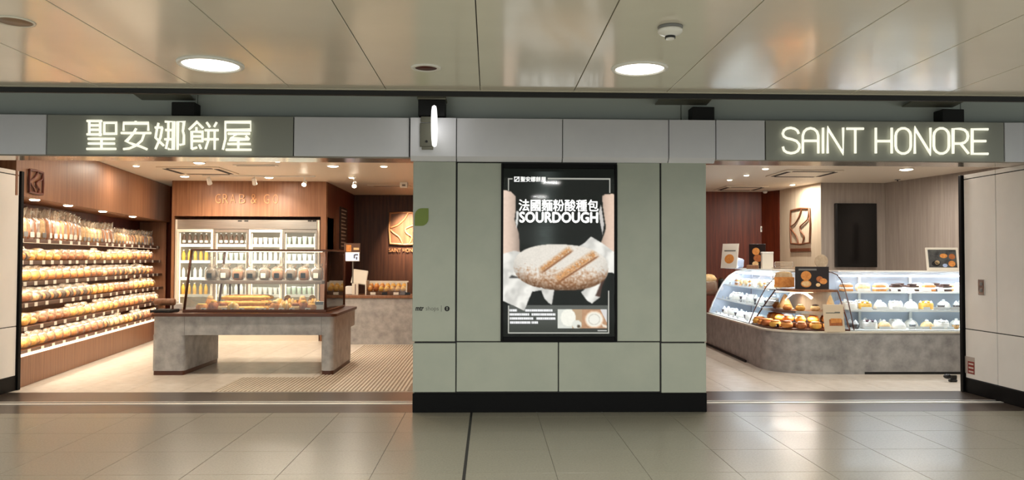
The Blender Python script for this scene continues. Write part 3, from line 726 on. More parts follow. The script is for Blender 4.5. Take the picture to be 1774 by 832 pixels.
# bagged bread
def bagmesh(rx, ry, body_h, neck_z, top_z, top_r, seed, nu=20):
    rr = random.Random(seed); mb = MB(); ph = [rr.uniform(0, 6.3) for _ in range(4)]
    lv = [(.0, .55), (.012, .98), (body_h*.5, 1.06), (body_h*.92, 1.02), (body_h*1.12, .9), (neck_z, .62), (neck_z+.012, .56), ((neck_z+top_z)/2, .6*top_r), (top_z, .78*top_r)]
    vs = []
    for j, (z, k) in enumerate(lv):
        amp = .03+.05*j if j > 3 else .03
        for i in range(nu):
            a = 2*math.pi*i/nu; w = 1+amp*(math.sin(5*a+ph[0]+j)+.8*math.sin(9*a+ph[1]-2*j))*.5
            c, s_ = math.cos(a), math.sin(a); e = .55 if j < 5 else 1
            vs.append((rx*k*w*math.copysign(abs(c)**e, c)+(.0 if j < 6 else .02), ry*k*w*math.copysign(abs(s_)**e, s_), z+(.02*math.sin(3*a+ph[2]) if j == len(lv)-1 else 0)))
    n = len(lv)
    mb.add(vs, [(j*nu+i, j*nu+(i+1) % nu, (j+1)*nu+(i+1) % nu, (j+1)*nu+i) for j in range(n-1) for i in range(nu)]+[tuple(range(nu-1, -1, -1))])
    return mb
def P_loaf(crust, seed):
    t = T('loaf_bag', 'x', 'bread', (0, 0, -9))
    mb = MB().blob(.085, .062, .095, (0, 0, .097), 16, 10, .45, .05, .015, seed, .6); mb.blob(.088, .067, .065, (0, 0, .175), 14, 7, .7, 0, .02, seed+1)
    O('loaf', mb, crust, t, True)
    O('plastic_bag', bagmesh(.095, .072, .19, .245, .34, .95, seed), m_bagw, t, True)
    O('bag_label', MB().cbox(.098, .101, -.045, .045, .03, .085, .001), m_offw if seed % 2 else m_grey, t)
    return Proto(t)
def P_buns(crust, seed, n=3, topping=None):
    t = T('bun_bag', 'x', 'bread', (0, 0, -9)); rr = random.Random(seed)
    for i in range(n):
        y = (i-(n-1)/2)*.062
        O('bun', MB().blob(.062, .04, .05, (rr.uniform(-.008, .008), y, .052), 14, 8, 1, .3, .03, seed+i), crust if not topping or i % 2 else topping, t, True)
    O('plastic_bag', MB().blob(.088, .036+.033*n, .068, (0, 0, .07), 18, 10, .62, .06, .03, seed, .75), m_bag, t, True)
    fr = MB().blob(.03, .03+.03*n, .022, (-.01, 0, .145), 14, 6, .8, 0, .12, seed+4); O('bag_crimp', fr, m_bagw, t, True)
    return Proto(t)
def P_long(crust, seed, n=2):
    t = T('roll_bag', 'x', 'bread', (0, 0, -9))
    for i in range(n):
        mb = MB().blob(.04, .09, .038, (.02-.055*(i % 2), 0, .04+.035*(i//1)*.9), 12, 10, .8, .2, .04, seed+i)
        O('roll', mb, crust, t, True)
    O('plastic_bag', MB().blob(.082, .105, .066, (0, 0, .068), 18, 10, .6, .06, .035, seed, .8), m_bag, t, True)
    return Proto(t)
loafs = [(P_loaf(m_gold, 1), 'golden loaf'), (P_loaf(m_pale, 2), 'pale loaf'), (P_loaf(m_brown, 3), 'brown loaf')]
packs = [(P_buns(m_gold, 11), 'golden buns'), (P_buns(m_brown, 12), 'brown buns'), (P_buns(m_pale, 13), 'pale buns'), (P_buns(m_gold, 14, 3, m_choc), 'chocolate and plain buns'),
         (P_long(m_yel, 15), 'yellow rolls'), (P_long(m_brown, 16), 'brown rolls'), (P_long(m_pale, 17), 'pale rolls'), (P_buns(m_yel, 18), 'yellow buns')]
for k, (z, xf_) in enumerate(zip(TZ, TX)):
    y = SA+.23; i = 0
    while y < SB-.21:
        i += 1
        if k == 5 and y < SA+.44 : y += .17; i -= 1; continue
        if k == 4 and y < SA+.3 : y += .17; i -= 1; continue
        if k == 0:
            run = (i//5+1) % 3; pr, ds = loafs[run if R.random() < .75 else R.randrange(3)]; step = .168
            sc = (1, R.uniform(.95, 1.05), (1.12 if y < 2.2 else .95 if y < 3.6 else .78)*R.uniform(.94, 1.06))
        else:
            pr, ds = packs[(i//4+k*3+(1 if R.random() < .25 else 0)) % 8]; step = .245; f = R.uniform(.95, 1.09)
            sc = (1.05*f, .85, f*1.13)
        pr.put(SL(xf_-.118+R.uniform(-.012, .0), y, z+.001), RZ+R.uniform(-.12, .12),
               'clear bag of %s on %s bread shelf, %s from the entrance' % (ds, TN[k], nth(i)), 'bagged bread on the %s shelf' % TN[k], sc)
        y += step
# a stack of striped paper bags and a white bin at the entrance end of the shelves
t = T('paper_bag_stack', 'pale striped paper bags leaning at the entrance end of the fifth shelf', 'paper bags', SL(-.16, SA+.13, TZ[4]+.001), RZ)
for i in range(4):
    mb = MB().cbox(-.006, .006, -.085, .085, 0, .23, .002); mb.xf(Matrix.Translation((-.05+.03*i, 0, 0)) @ Matrix.Rotation(.1, 4, 'Y'))
    O('paper_bag', mb, mat('striped_paper_%d' % i, (214, 200, 186), .7, rgb2=(178, 164, 152), scale=(1, 40, 1), detail=0, ramp=(.47, .53)), t)
t = T('white_bin', 'tall white plastic bin at the entrance end of the bottom shelf', 'bin', SL(-.155, SA+.15, TZ[5]+.001), RZ)
O('bin_body', MB().prism(rect(-.08, .08, -.11, .11), 0, .17, rect(-.09, .09, -.12, .12)), m_offw, t)
O('bin_rim', MB().cbox(-.097, .097, -.127, .127, .1705, .19, .004), m_white, t)

# ------------------------------------------------------------------ left shop: drinks fridge under the bulkhead
FX0, FX1 = PY(303, 450, YG+.03).x, PY(553, 450, YG+.03).x
FY, FD, FH = YG+.03, .68, fz-.012
fr = T('drinks_fridge', 'wide steel drinks fridge with four glass doors under the wooden bulkhead', 'fridge', ((FX0+FX1)/2, FY, 0))
hw = (FX1-FX0)/2
m_fin = mat('fridge_white_liner', (228, 218, 202), .5)
O('cabinet_body', MB().box(-hw, hw, FD-.04, FD, 0, FH).box(-hw, -hw+.04, 0, FD-.04, 0, FH).box(hw-.04, hw, 0, FD-.04, 0, FH).box(-hw+.04, hw-.04, .0, FD-.04, 0, .18), m_fin, fr)
hz0 = PY(430, 397, FY).z
O('header_panel', MB().cbox(-hw+.041, hw-.041, -.01, FD-.041, hz0, FH, .004), m_steel, fr)
for px in (416, 427, 537, 545):
    q = PY(px, 383, FY); O('header_vent', MB().box(q.x-fr.location.x-.035, q.x-fr.location.x+.035, -.014, -.0101, q.z-.012, q.z+.012), m_slot, fr)
bays = [PY(p_, 450, FY).x-fr.location.x for p_ in (306, 370, 431, 490, 550)]
FZ = [PY(430, p_, FY+.2).z for p_ in (424, 452, 481, 510)]
for k, (a, b) in enumerate(zip(bays, bays[1:])):
    d_ = O('door', MB().cbox(a+.004, a+.04, -.03, .0, .2, hz0-.01, .003).cbox(b-.04, b-.004, -.03, .0, .2, hz0-.01, .003).cbox(a+.04, b-.04, -.03, .0, hz0-.06, hz0-.01, .003).cbox(a+.04, b-.04, -.03, .0, .2, .26, .003), m_steel if k % 2 else m_fin, fr)
    O('pane', MB().box(a+.04, b-.04, -.018, -.014, .26, hz0-.06), m_glassd, d_)
    hx = b-.03 if k % 2 == 0 else a+.03
    O('handle', MB().tube([(hx, -.035, 1.0), (hx, -.06, 1.02), (hx, -.06, 1.48), (hx, -.035, 1.5)], .008, 8), m_steel, d_, True)
    for z in FZ:
        O('shelf', MB().cbox(a+.012, b-.012, .06, FD-.06, z-.018, z, .003), m_white, fr)
        O('shelf_label_strip', MB().cbox(a+.012, b-.012, .052, .0595, z-.045, z+.006, .002), m_white, fr)
    for e_ in (a+.05, b-.05):
        O('light_tube', MB().cbox(e_-.008, e_+.008, .012, .03, .3, hz0-.08, .003), m_ledw, fr)
    area('fridge_light', ((a+b)/2, .03, (hz0+.9)/2), b-a-.1, 2.0, (1, .96, .88), fr, (math.radians(90), 0, 0), hz0-.95)
def P_bottle(prof, body, capm, name='drink_bottle', lab=None):
    t = T(name, 'x', 'drink', (0, 0, -9))
    O('bottle_body', MB().lathe(prof, 14), body, t, True)
    r0 = prof[-1][0]; z0_ = prof[-1][1]
    O('cap', MB().lathe([(r0*1.12, z0_+.0005), (r0*1.15, z0_+.018), (0, z0_+.02)], 12), capm, t)
    if lab:
        rl = max(r for r, _ in prof); O('paper_label', MB().lathe([(rl*1.015, prof[2][1]+.02), (rl*1.015, prof[2][1]+.065)], 14), lab, t, True)
    return Proto(t)
BP = [(0, 0), (.028, .001), (.031, .006), (.031, .115), (.027, .14), (.014, .165), (.013, .182)]
m_tea = mat('dark_tea', (96, 70, 52), .25, coat=.5); m_milk = mat('milk_white', (240, 238, 232), .3, coat=.4); m_oj = mat('orange_juice', (246, 190, 70), .3, coat=.4); m_gr = mat('pale_green_drink', (206, 222, 204), .3, coat=.4)
m_lblw = mat('bottle_label', (226, 222, 214), .5); m_red = mat('red_cap', (170, 50, 40), .4)
drk = [(P_bottle(BP, m_tea, m_white, lab=m_lblw), 'dark tea bottle'), (P_bottle(BP, m_milk, m_grey), 'white milk bottle'), (P_bottle(BP, m_oj, m_white), 'orange juice bottle'),
       (P_bottle([(0, 0), (.026, .001), (.028, .004), (.038, .12), (.038, .125)], m_gr, m_white, 'drink_cup'), 'pale green drink cup'),
       (P_bottle([(0, 0), (.026, .001), (.028, .004), (.038, .10), (.038, .105)], m_milk, m_lblw, 'drink_cup'), 'white dessert cup')]
plan = [[0, 0, 4, 3], [2, 3, 1, 4], [1, 4, 3, 1], [2, 1, 4, 3]]
RN = ['top', 'second', 'third', 'lowest']; BN = ['first', 'second', 'third', 'fourth']
for r_ in range(4):
    for b_ in range(4):
        a, b = bays[b_]+.075, bays[b_+1]-.075; n = 6
        for i in range(n):
            pr, ds = drk[plan[r_][b_]]
            pr.put((fr.location.x+a+(b-a)*i/(n-1), FY+.13+R.uniform(-.01, .02), FZ[r_]+.001), R.uniform(0, 3),
                   '%s on %s fridge shelf, %s in %s door from bread wall' % (ds, RN[r_], nth(i+1), BN[b_]), 'drinks in the fridge', R.uniform(.95, 1.05))
# raised letters on the bulkhead
q = PY(372, 352.5, YG)
m_letw = mat('letter_wood', (196, 140, 92), .45)
t = T('raised_lettering', 'thin raised wooden capitals on the bulkhead over the fridge', 'lettering', (q.x, YG, q.z))
for ch, a, b in (('G', 312, 350), ('R', 366, 406), ('A', 420, 457), ('B', 486, 530), ('&', 570, 613), ('G', 665, 706), ('O', 732, 770)):
    xa = PY(300+a/4.224, 345, YG).x; xb = PY(300+b/4.224, 345, YG).x
    link('letter', text_mesh(ch, xb-xa, PY(430, 336.5, YG).z-q.z, ext=.04, offset=-.012), m_letw, t, (xa-q.x, -.012, 0))

# ------------------------------------------------------------------ left shop: island with its glass case
IX0, IX1, IY0, IY1 = -4.24, -1.97, 9.82, 11.42
isl = T('display_island', 'grey concrete island table with brown plinths and dark wooden top', 'table', ((IX0+IX1)/2, IY0, 0))
ix0, ix1 = IX0-isl.location.x, IX1-isl.location.x; idp = IY1-IY0
def rrect(x0, x1, y0, y1, r, n=6):
    o = []
    for cx_, cy_, a0 in ((x1-r, y1-r, 0), (x0+r, y1-r, 90), (x0+r, y0+r, 180), (x1-r, y0+r, 270)):
        for i in range(n+1): a = math.radians(a0+90*i/n); o.append((cx_+r*math.cos(a), cy_+r*math.sin(a)))
    return o
ZT = .775
soften(O('table_top', MB().prism(rrect(ix0-.03, ix1+.03, -.03, idp+.03, .1), ZT-.035, ZT), m_topw, isl))
soften(O('apron', MB().prism(rrect(ix0, ix1, 0, idp, .07), .505, ZT-.036), m_conc, isl))
O('apron_joint', MB().box(ix1-.155, ix1-.151, -.0015, .001, .505, ZT-.036).box(ix0+.40, ix0+.404, -.0015, .001, .505, ZT-.036), m_grey, isl)
for a, b, rr_ in ((ix0, ix0+.40, .05), (ix1-.16, ix1, .06)):
    soften(O('leg', MB().prism(rrect(a, b, 0, 1.27, rr_), .055, .5045), m_conc, isl, False))
    soften(O('leg_plinth', MB().prism(rrect(a+.006, b-.006, .006, 1.262, rr_), 0, .0545), m_brownb, isl))
# glass case
CX0, CX1 = PZ(318, 541, ZT).x, PZ(564, 541, ZT).x; CYF = PZ(440, 541, ZT).y; CYB = 11.40; CTZ = PY(450, 435, CYF).z
case = T('glass_case', 'bronze-framed glass bread case standing on the concrete island', 'display case', ((CX0+CX1)/2, CYF, ZT))
c0, c1_ = CX0-case.location.x, CX1-case.location.x; ch = CTZ-ZT; cdp = CYB-CYF; ln = .075
c0t = c0+ln
def bar(mb, p, q, r=.011): return mb.tube([p, q], r, 6)
O('base_rail', MB().cbox(c0-.015, c1_+.015, -.015, .015, 0.001, .034, .003).cbox(c0-.015, c1_+.015, cdp-.015, cdp+.015, 0.001, .022, .003).cbox(c1_-.015, c1_+.015, .016, cdp-.016, 0.001, .022, .003).cbox(c0-.015, c0+.015, .016, cdp-.016, 0.001, .022, .003), m_bronze, case)
for nm, a, b in (('post', (c0, 0, .022), (c0t, .03, ch)), ('post', (c1_, 0, .022), (c1_, .03, ch)), ('post', (c0, cdp, .022), (c0t, cdp, ch)), ('post', (c1_, cdp, .022), (c1_, cdp, ch))):
    O(nm, bar(MB(), a, b, .017), m_bronze, case, True)
O('top_rail', MB().cbox(c0t-.012, c1_+.012, .018, .042, ch, ch+.022, .004).cbox(c0t-.012, c1_+.012, cdp-.012, cdp+.012, ch, ch+.022, .004).cbox(c0t-.012, c0t+.012, .043, cdp-.013, ch, ch+.022, .004).cbox(c1_-.012, c1_+.012, .043, cdp-.013, ch, ch+.022, .004), m_bronze, case)
O('front_pane', MB().add([(c0+.01, 0, .024), (c1_-.01, 0, .024), (c1_-.01, .03, ch), (c0t+.01, .03, ch), (c0+.01, .004, .024), (c1_-.01, .004, .024), (c1_-.01, .034, ch), (c0t+.01, .034, ch)], [(0, 1, 2, 3), (7, 6, 5, 4)]), m_glass, case)
O('side_pane', MB().box(c1_-.002, c1_+.002, .02, cdp-.015, .024, ch), m_glass, case)
O('side_pane', MB().add([(c0, .015, .024), (c0, cdp-.015, .024), (c0t, cdp-.015, ch), (c0t, .03, ch)], [(0, 1, 2, 3)]), m_glass, case)
O('top_pane', MB().box(c0t+.015, c1_-.015, .045, cdp-.015, ch+.01, ch+.014), m_glass, case)
mz = PY(450, 486, CYF+.5).z-ZT
ma, mbx = PY(352, 487, CYF+.4).x-case.location.x, PY(559, 487, CYF+.4).x-case.location.x
mid = O('middle_shelf', MB().cbox(ma, mbx, .36, .82, mz-.045, mz, .004), mat('grey_shelf', (128, 112, 100), .4), case)
for x in (c0+.30, c0+.42, c1_-.04):
    O('shelf_support', MB().cbox(x-.012, x+.012, .85, .875, .023, mz-.046, .003), m_bronze, case)
area('case_light', ((c0t+c1_)/2, .25, ch-.02), c1_-c0t-.3, 9, WARM, case, (0, 0, 0), .04)  # lamp and strip added to brighten the breads in the case
O('added_light_strip', MB().cbox(c0t+.1, c1_-.1, .235, .265, ch-.012, ch-.002, .002), m_ledw, case)
# dark wrapped cakes on the middle shelf
def P_dark(seed, crust, tagm):
    t = T('wrapped_cake', 'x', 'bread', (0, 0, -9))
    O('cake', MB().blob(.076, .076, .072, (0, 0, .066), 14, 9, .7, .14, .03, seed), crust, t, True)
    O('plastic_bag', bagmesh(.084, .084, .135, .16, .19, .9, seed), m_bag, t, True)
    O('bag_label', MB().cbox(-.035, .035, -.092, -.089, .03, .09, .001), tagm, t)
    return Proto(t)
dk = [(P_dark(31, m_choc, m_offw), 'dark chocolate cake'), (P_dark(32, m_choc, m_black), 'black-labelled chocolate cake'), (P_dark(34, m_brown, m_black), 'brown cake')]
mwx = case.location.x
nD = 9
for i in range(nD):
    pr, ds = dk[[1, 0, 2, 1, 0, 2, 1, 2, 0, 1][i]]
    pr.put((mwx+ma+.09+(mbx-ma-.18)*i/(nD-1), CYF+.47+R.uniform(-.01, .01), ZT+mz+.001), R.uniform(-.1, .1),
           'bagged %s on the island case shelf, %s from the bread wall' % (ds, nth(i+1)), 'bagged cakes on the island shelf', (R.uniform(.90, .95), 1.0, R.uniform(1.05, 1.15)))
# breads on the deck of the case
def place(px, py, y): q = PY(px, py, y); return q.x
def P_stick():
    t = T('bread_stick', 'x', 'bread', (0, 0, -9)); mb = MB(); n = 22
    pts = [(-.33+.66*i/n, .012*math.sin(i*.5), .034) for i in range(n+1)]
    mb.tube(pts, [.030*(1+.07*math.cos(i*2.1))*(.55 if i in (0, n) else .85 if i in (1, n-1) else 1) for i in range(n+1)], 10)
    O('crust', mb, m_yel, t, True)
    O('ridge', MB().tube([(x, y+.006*math.sin(k*2), .064) for k, (x, y, z) in enumerate(pts[2:-2])], .006, 6), m_gold, t, True)
    return Proto(t)
stk = P_stick()
for i in range(9):
    lay, c = divmod(i, 3)
    stk.put((place(426, 520, CYF+.35)+.02*c, CYF+.20+.105*c+.03*lay, ZT+.001+.068*lay), R.uniform(-.05, .05),
            'long yellow bread stick in the island case pile, %s %s from the front' % (['bottom', 'middle', 'top'][lay], nth(c+1)), 'bread stick pile in the island case', (.9, 1.2, 1.0))
bag = T('baguette', 'fat golden baguette lying at the bread-wall end of the island case', 'bread', (place(352, 516, CYF+.55)+.28, CYF+.60, ZT+.001), .08)
O('crust', MB().blob(.24, .06, .055, (0, 0, .052), 20, 10, .9, .1, .03, 51), m_gold, bag, True)
for k in range(4): O('score', MB().blob(.03, .02, .008, (-.14+.09*k, -.02, .105-.006*abs(k-1.5)), 10, 6), m_pale, bag, True)
def P_pastry(nm, crust, top, seed, shape):
    t = T(nm, 'x', 'bread', (0, 0, -9))
    if shape == 'ring':
        mb = MB(); n = 18; mb.tube([(.06*math.cos(2*math.pi*i/n), .06*math.sin(2*math.pi*i/n), .034) for i in range(n)], .032, 9, True); O('crust', mb, crust, t, True)
        O('glaze', MB().lathe([(.045, .062), (.06, .068), (.078, .060)], 18), top, t, True)
    elif shape == 'round':
        O('crust', MB().blob(.075, .075, .05, (0, 0, .04), 16, 9, 1, .25, .02, seed), crust, t, True); O('topping', MB().blob(.05, .05, .018, (0, 0, .084), 14, 6, 1, 0, .08, seed), top, t, True)
    elif shape == 'twist':
        for k in range(4): O('fold', MB().blob(.032, .05, .038, (-.066+.044*k, 0, .036+.012*(k in (1, 2))), 12, 8, 1, .1, .02, seed+k), crust if k % 2 else top, t, True)
    else:
        O('crust', MB().cbox(-.07, .07, -.05, .05, 0, .05, .012), crust, t); O('topping', MB().blob(.055, .04, .02, (0, 0, .058), 12, 6, .7, 0, .06, seed), top, t, True)
    return Proto(t)
pas = [(P_pastry('ring_bread', m_gold, m_yel, 1, 'ring'), 'golden ring bread'), (P_pastry('round_bun', m_gold, m_pale, 2, 'round'), 'golden round bun with pale top'),
       (P_pastry('twist_pastry', m_yel, m_pale, 3, 'twist'), 'yellow twisted pastry'), (P_pastry('square_pastry', m_pale, m_brown, 4, 'square'), 'pale square pastry with brown top'),
       (P_pastry('round_bun', m_brown, m_yel, 5, 'round'), 'brown round bun with yellow top')]
spots = [(350, .16, 0), (370, .20, 4), (386, .12, 3), (404, .10, 2), (364, .40, 1), (476, .14, 1), (494, .16, 2), (512, .14, 3), (526, .15, 4), (541, .17, 0), (484, .36, 2), (504, .38, 2), (524, .36, 1), (544, .38, 2), (498, .6, 4), (520, .62, 0), (541, .6, 1)]
for i, (px, dy, kk) in enumerate(spots):
    pr, ds = pas[kk]; row = 'front' if dy < .25 else 'second' if dy < .5 else 'rear'
    j = sum(1 for s_ in spots if s_[0] < px and ('front' if s_[1] < .25 else 'second' if s_[1] < .5 else 'rear') == row)+1
    pr.put((place(px, 535, CYF+dy), CYF+dy, ZT+.001), R.uniform(0, 3) if kk != 3 else R.uniform(-.2, .2), '%s, island case deck %s row, %s from bread wall' % (ds, row, nth(j)), 'pastries on the island deck', (.84, .84, 1.45) if row == 'front' else (.86, .86, 1.9))
card_me = MB().cbox(-.035, .035, -.002, .002, 0, .05, .001).mesh('card'); card_me.materials.append(m_offw)
for i, px in enumerate((352, 388, 404, 418, 446, 456, 470, 487, 505, 533)):
    t = T('price_card', 'small white price card at the front of the island case, %s from the bread wall' % nth(i+1), 'price card', (place(px, 538, CYF+.05), CYF+.05, ZT+.001), 0, 'price cards in the island case')
    t.rotation_euler = (math.radians(-14), 0, R.uniform(-.1, .1))
    link('card', card_me, None, t)
    O('printed_mark', MB().box(-.022, .006, -.0032, -.0022, .018, .036), m_ink, t)
t = T('bag_box', 'grey carton standing in the post corner of the island case', 'carton', (place(556, 520, CYF+.2), CYF+.16, ZT+.001))
O('carton_body', MB().cbox(-.06, .045, -.03, .03, 0, .13, .004), m_offw, t); O('carton_flap', MB().cbox(-.06, .045, -.034, -.0305, .09, .13, .001), m_grey, t)
# tray rack and tongs holder at the end of the island
q = PZ(291, 541, ZT)
t = T('tray_stand', 'brown roller on a low dark stand at the island end', 'tray stand', (q.x-.02, q.y-.05, ZT+.001))
O('stand_base', MB().cbox(-.15, .11, -.1, .2, 0, .035, .006), m_joint, t)
O('roller', MB().lathe([(0, -.15), (.035, -.15), (.045, -.14), (.045, .10), (.035, .11), (0, .11)], 18, (0, .05, .13), 'x'), m_wood, t, True)
for x in (-.12, .08): O('upright', MB().cbox(x-.008, x+.008, .03, .07, .0355, .11, .002), m_bronze, t)
t = T('tissue_pack', 'small white tissue pack at the end of the island top', 'tissue pack', (q.x-.06, q.y+.42, ZT+.001), .2)
O('pack', MB().cbox(-.07, .07, -.05, .05, 0, .09, .01), m_white, t); O('tissue', MB().blob(.03, .02, .03, (0, 0, .105), 10, 6, 1, 0, .15, 3), m_offw, t, True)

# ------------------------------------------------------------------ left shop: till counter in the back
CY = PZ(650, 597, 0).y; CZ = PY(660, 512, CY).z
xa = -2.78
ctr = T('till_counter', 'pale concrete till counter with wooden top in front of the dark wall', 'counter', (xa, CY, 0))
O('front_panel', MB().cbox(0, -.825-xa, 0, .65, 0, CZ-.05, .004), m_conc, ctr)
O('counter_top', MB().cbox(-.03, -.825-xa, -.03, .68, CZ-.049, CZ, .005), m_wood, ctr)
def cpos(px, y): return PY(px, 495, y).x
y_ = CY+.22
b0, b1 = cpos(636, y_), cpos(706, y_)
t = T('roll_tray', 'clear-fronted tray of small rolls on the till counter', 'tray', ((b0+b1)/2, y_, CZ+.001))
h_ = (b1-b0)/2
O('tray_base', MB().cbox(-h_, h_, -.14, .16, 0, .06, .004), m_wood, t); O('tray_back', MB().cbox(-h_, h_, .165, .18, 0, .24, .003), m_offw, t)
for s_ in (-1, 1): O('tray_side', MB().cbox(s_*h_-.01, s_*h_+.01, -.15, .164, 0, .22 if s_ > 0 else .25, .003), m_offw, t)
O('front_pane', MB().box(-h_+.012, h_-.012, -.147, -.143, 0, .15), m_glass, t)
for i in range(4): O('tray_label', MB().cbox(-h_+.08+.2*i, -h_+.17+.2*i, -.152, -.1485, .005, .05, .001), m_offw if i % 2 == 0 else m_black, t)
rl = [(P_pastry('small_roll', m_yel, m_pale, 7, 'round'), 'small yellow roll'), (P_pastry('small_roll', m_gold, m_pale, 8, 'round'), 'small golden roll'), (P_pastry('small_roll', m_brown, m_gold, 9, 'round'), 'small brown roll')]
for r_ in range(2):
    for i in range(7):
        pr, ds = rl[(1 if i < 1 else 2 if i < 2 else 0) if r_ == 0 else (0 if i > 2 else 1)]
        pr.put((b0+.065+(b1-b0-.13)*i/6, y_-.06+.12*r_, CZ+.062+.045*r_), R.uniform(0, 3), '%s in the counter tray, %s row, %s from the till' % (ds, ['front', 'back'][r_], nth(i+1)), 'rolls in the counter tray', (.62, .62, 1.0))
y2 = CY+.3
t = T('cash_register', 'white till printer and grey monitor stand on the counter', 'cash register', (cpos(613, y2), y2, CZ+.001))
O('printer', MB().cbox(-.13, .06, -.10, .08, 0, .15, .012), m_white, t)
O('stand', MB().cbox(-.05, .0, .09, .14, 0, .36, .006), m_grey, t)
mb = MB().cbox(-.14, .13, -.02, .02, 0, .26, .012); mb.xf(Matrix.Translation((.08, .02, .18)) @ Matrix.Rotation(math.radians(-14), 4, 'X') @ Matrix.Rotation(math.radians(8), 4, 'Y'))
O('monitor_back', mb, m_offw, t)
t = T('payment_screen', 'small lit pale blue payment screen above the till', 'screen', (cpos(610, y2-.2), y2-.2, PY(610, 453, y2-.2).z))
O('screen_body', MB().cbox(-.135, .125, .0, .03, 0, .16, .006), m_white, t)
O('screen_face', MB().box(-.12, .11, -.003, -.0005, .015, .145), mat('pale_blue_screen', (206, 218, 250), .3, emit=.8), t)
O('screen_icon', MB().box(.02, .05, -.005, -.0035, .05, .12).box(.06, .09, -.005, -.0035, .03, .08).box(.04, .1, -.005, -.0035, .1, .13), m_grey, t)
O('pole', MB().tube([(0, .06, CZ+.001-t.location.z), (0, .06, -.1), (0, .045, .02)], .012, 8), m_grey, t)
t = T('menu_picture', 'small brown food picture sign behind the till screen', 'sign', (cpos(609, y2+.26), y2+.26, PY(609, 438, y2+.26).z))
O('sign_board', MB().cbox(-.14, .15, 0, .02, 0, .17, .004), mat('brown_board', (96, 66, 50), .5), t)
O('bread_picture', MB().cbox(-.1, -.01, -.004, -.0005, .02, .14, .002), m_gold, t); O('bread_picture', MB().cbox(.03, .13, -.004, -.0005, .05, .09, .002), m_pale, t)
O('pole', MB().tube([(.02, .033, CZ+.001-t.location.z), (.02, .033, .05)], .012, 8), m_grey, t)
t = T('menu_holder', 'white upright menu holder on the counter beside the roll tray', 'menu holder', (cpos(612+4, CY+.12), CY+.12, CZ+.001))
O('holder', MB().cbox(-.06, .05, -.02, .02, 0, .2, .004), m_offw, t); O('divider', MB().cbox(-.006, .006, -.024, -.0205, .01, .19, .001), m_wooddk, t)
# menu board on the dark return wall
q0 = PXX(588, 400, gx1); q1 = PXX(600, 400, gx1); zt, zb_ = PXX(594, 360, gx1).z, PXX(594, 432, gx1).z
t = T('menu_board', 'black menu board with white lines on the dark side wall', 'menu board', (gx1, (q0.y+q1.y)/2, zb_))
hb = abs(q1.y-q0.y)/2
O('board', MB().cbox(.0005, .02, -hb, hb, 0, zt-zb_, .003), m_black, t)
for k in range(11):
    O('text_line', MB().box(.0205, .022, -hb*.75, hb*(.75-.5*((k*7) % 5)/5), .05+(zt-zb_-.12)*k/10, .075+(zt-zb_-.12)*k/10), m_white, t)
# emblem on the dark back wall
YB = 16.7
q0 = PY(674, 424, YB); q1 = PY(674, 368, YB); w_ = (q1.z-q0.z)
t = T('wooden_emblem', 'pale wooden square emblem with raised lettering on the dark back wall', 'emblem', (q0.x, YB-.02, q0.z))
O('emblem_frame', emblem_mesh(w_, w_, .018), m_letw, t, True)
O('emblem_panel', MB().cbox(0, w_, .005, .0195, 0, w_, .003), m_wood, t)
link('emblem_lettering', text_mesh('SAINT HONORE', w_, .08, ext=.05), m_letw, t, (0, -.005, -.16))
area('emblem_light', (w_/2+.1, -.7, 1.0), .12, 14, WARM, t, (math.radians(35), 0, 0), spread=math.radians(64))

# ------------------------------------------------------------------ left shop: ceiling lights and vents
LL = [(236, 286.5, .05), (320, 305, .075), (577, 287, .085), (665, 287.5, .055), (466, 307, .075), (610, 307, .06)]
for i, (px, py, r_) in enumerate(LL):
    q = PZ(px, py, ZS)
    round_lamp(q.x, q.y, ZS, r_, 'warm recessed downlight in the bread shop ceiling, %s from the bread wall' % nth([1, 2, 4, 6, 3, 5][i]), W_LEFT*.72, m_warmon, WARM, 'bread shop downlights', 'recessed_downlight')
for i, (x, y) in enumerate(((-4.3, 9.3), (-3.0, 9.2), (-1.7, 9.2), (-4.2, 11.2), (-3.0, 10.9))):  # unseen lamps added to light the bread shop from behind the fascia
    round_lamp(x, y, ZS, .08, 'added unseen warm downlight behind the fascia, %s over the island' % nth(i+1), W_LEFT, m_warmon, WARM, 'downlights behind the fascia', 'recessed_downlight')
m_spot = mat('spot_glow', (255, 244, 226), .5, emit=45, ecol=(255, 240, 216))
tk = PZ(420, 304, ZS)
a_ = PZ(352, 304, ZS).x-tk.x; b_ = PZ(545, 304, ZS).x-tk.x
t = T('light_track', 'thin white light track on the ceiling before the bulkhead', 'light track', (tk.x, tk.y, ZS))
O('rail', MB().cbox(a_, b_, -.018, .018, -.022, -.0005, .003), m_white, t)
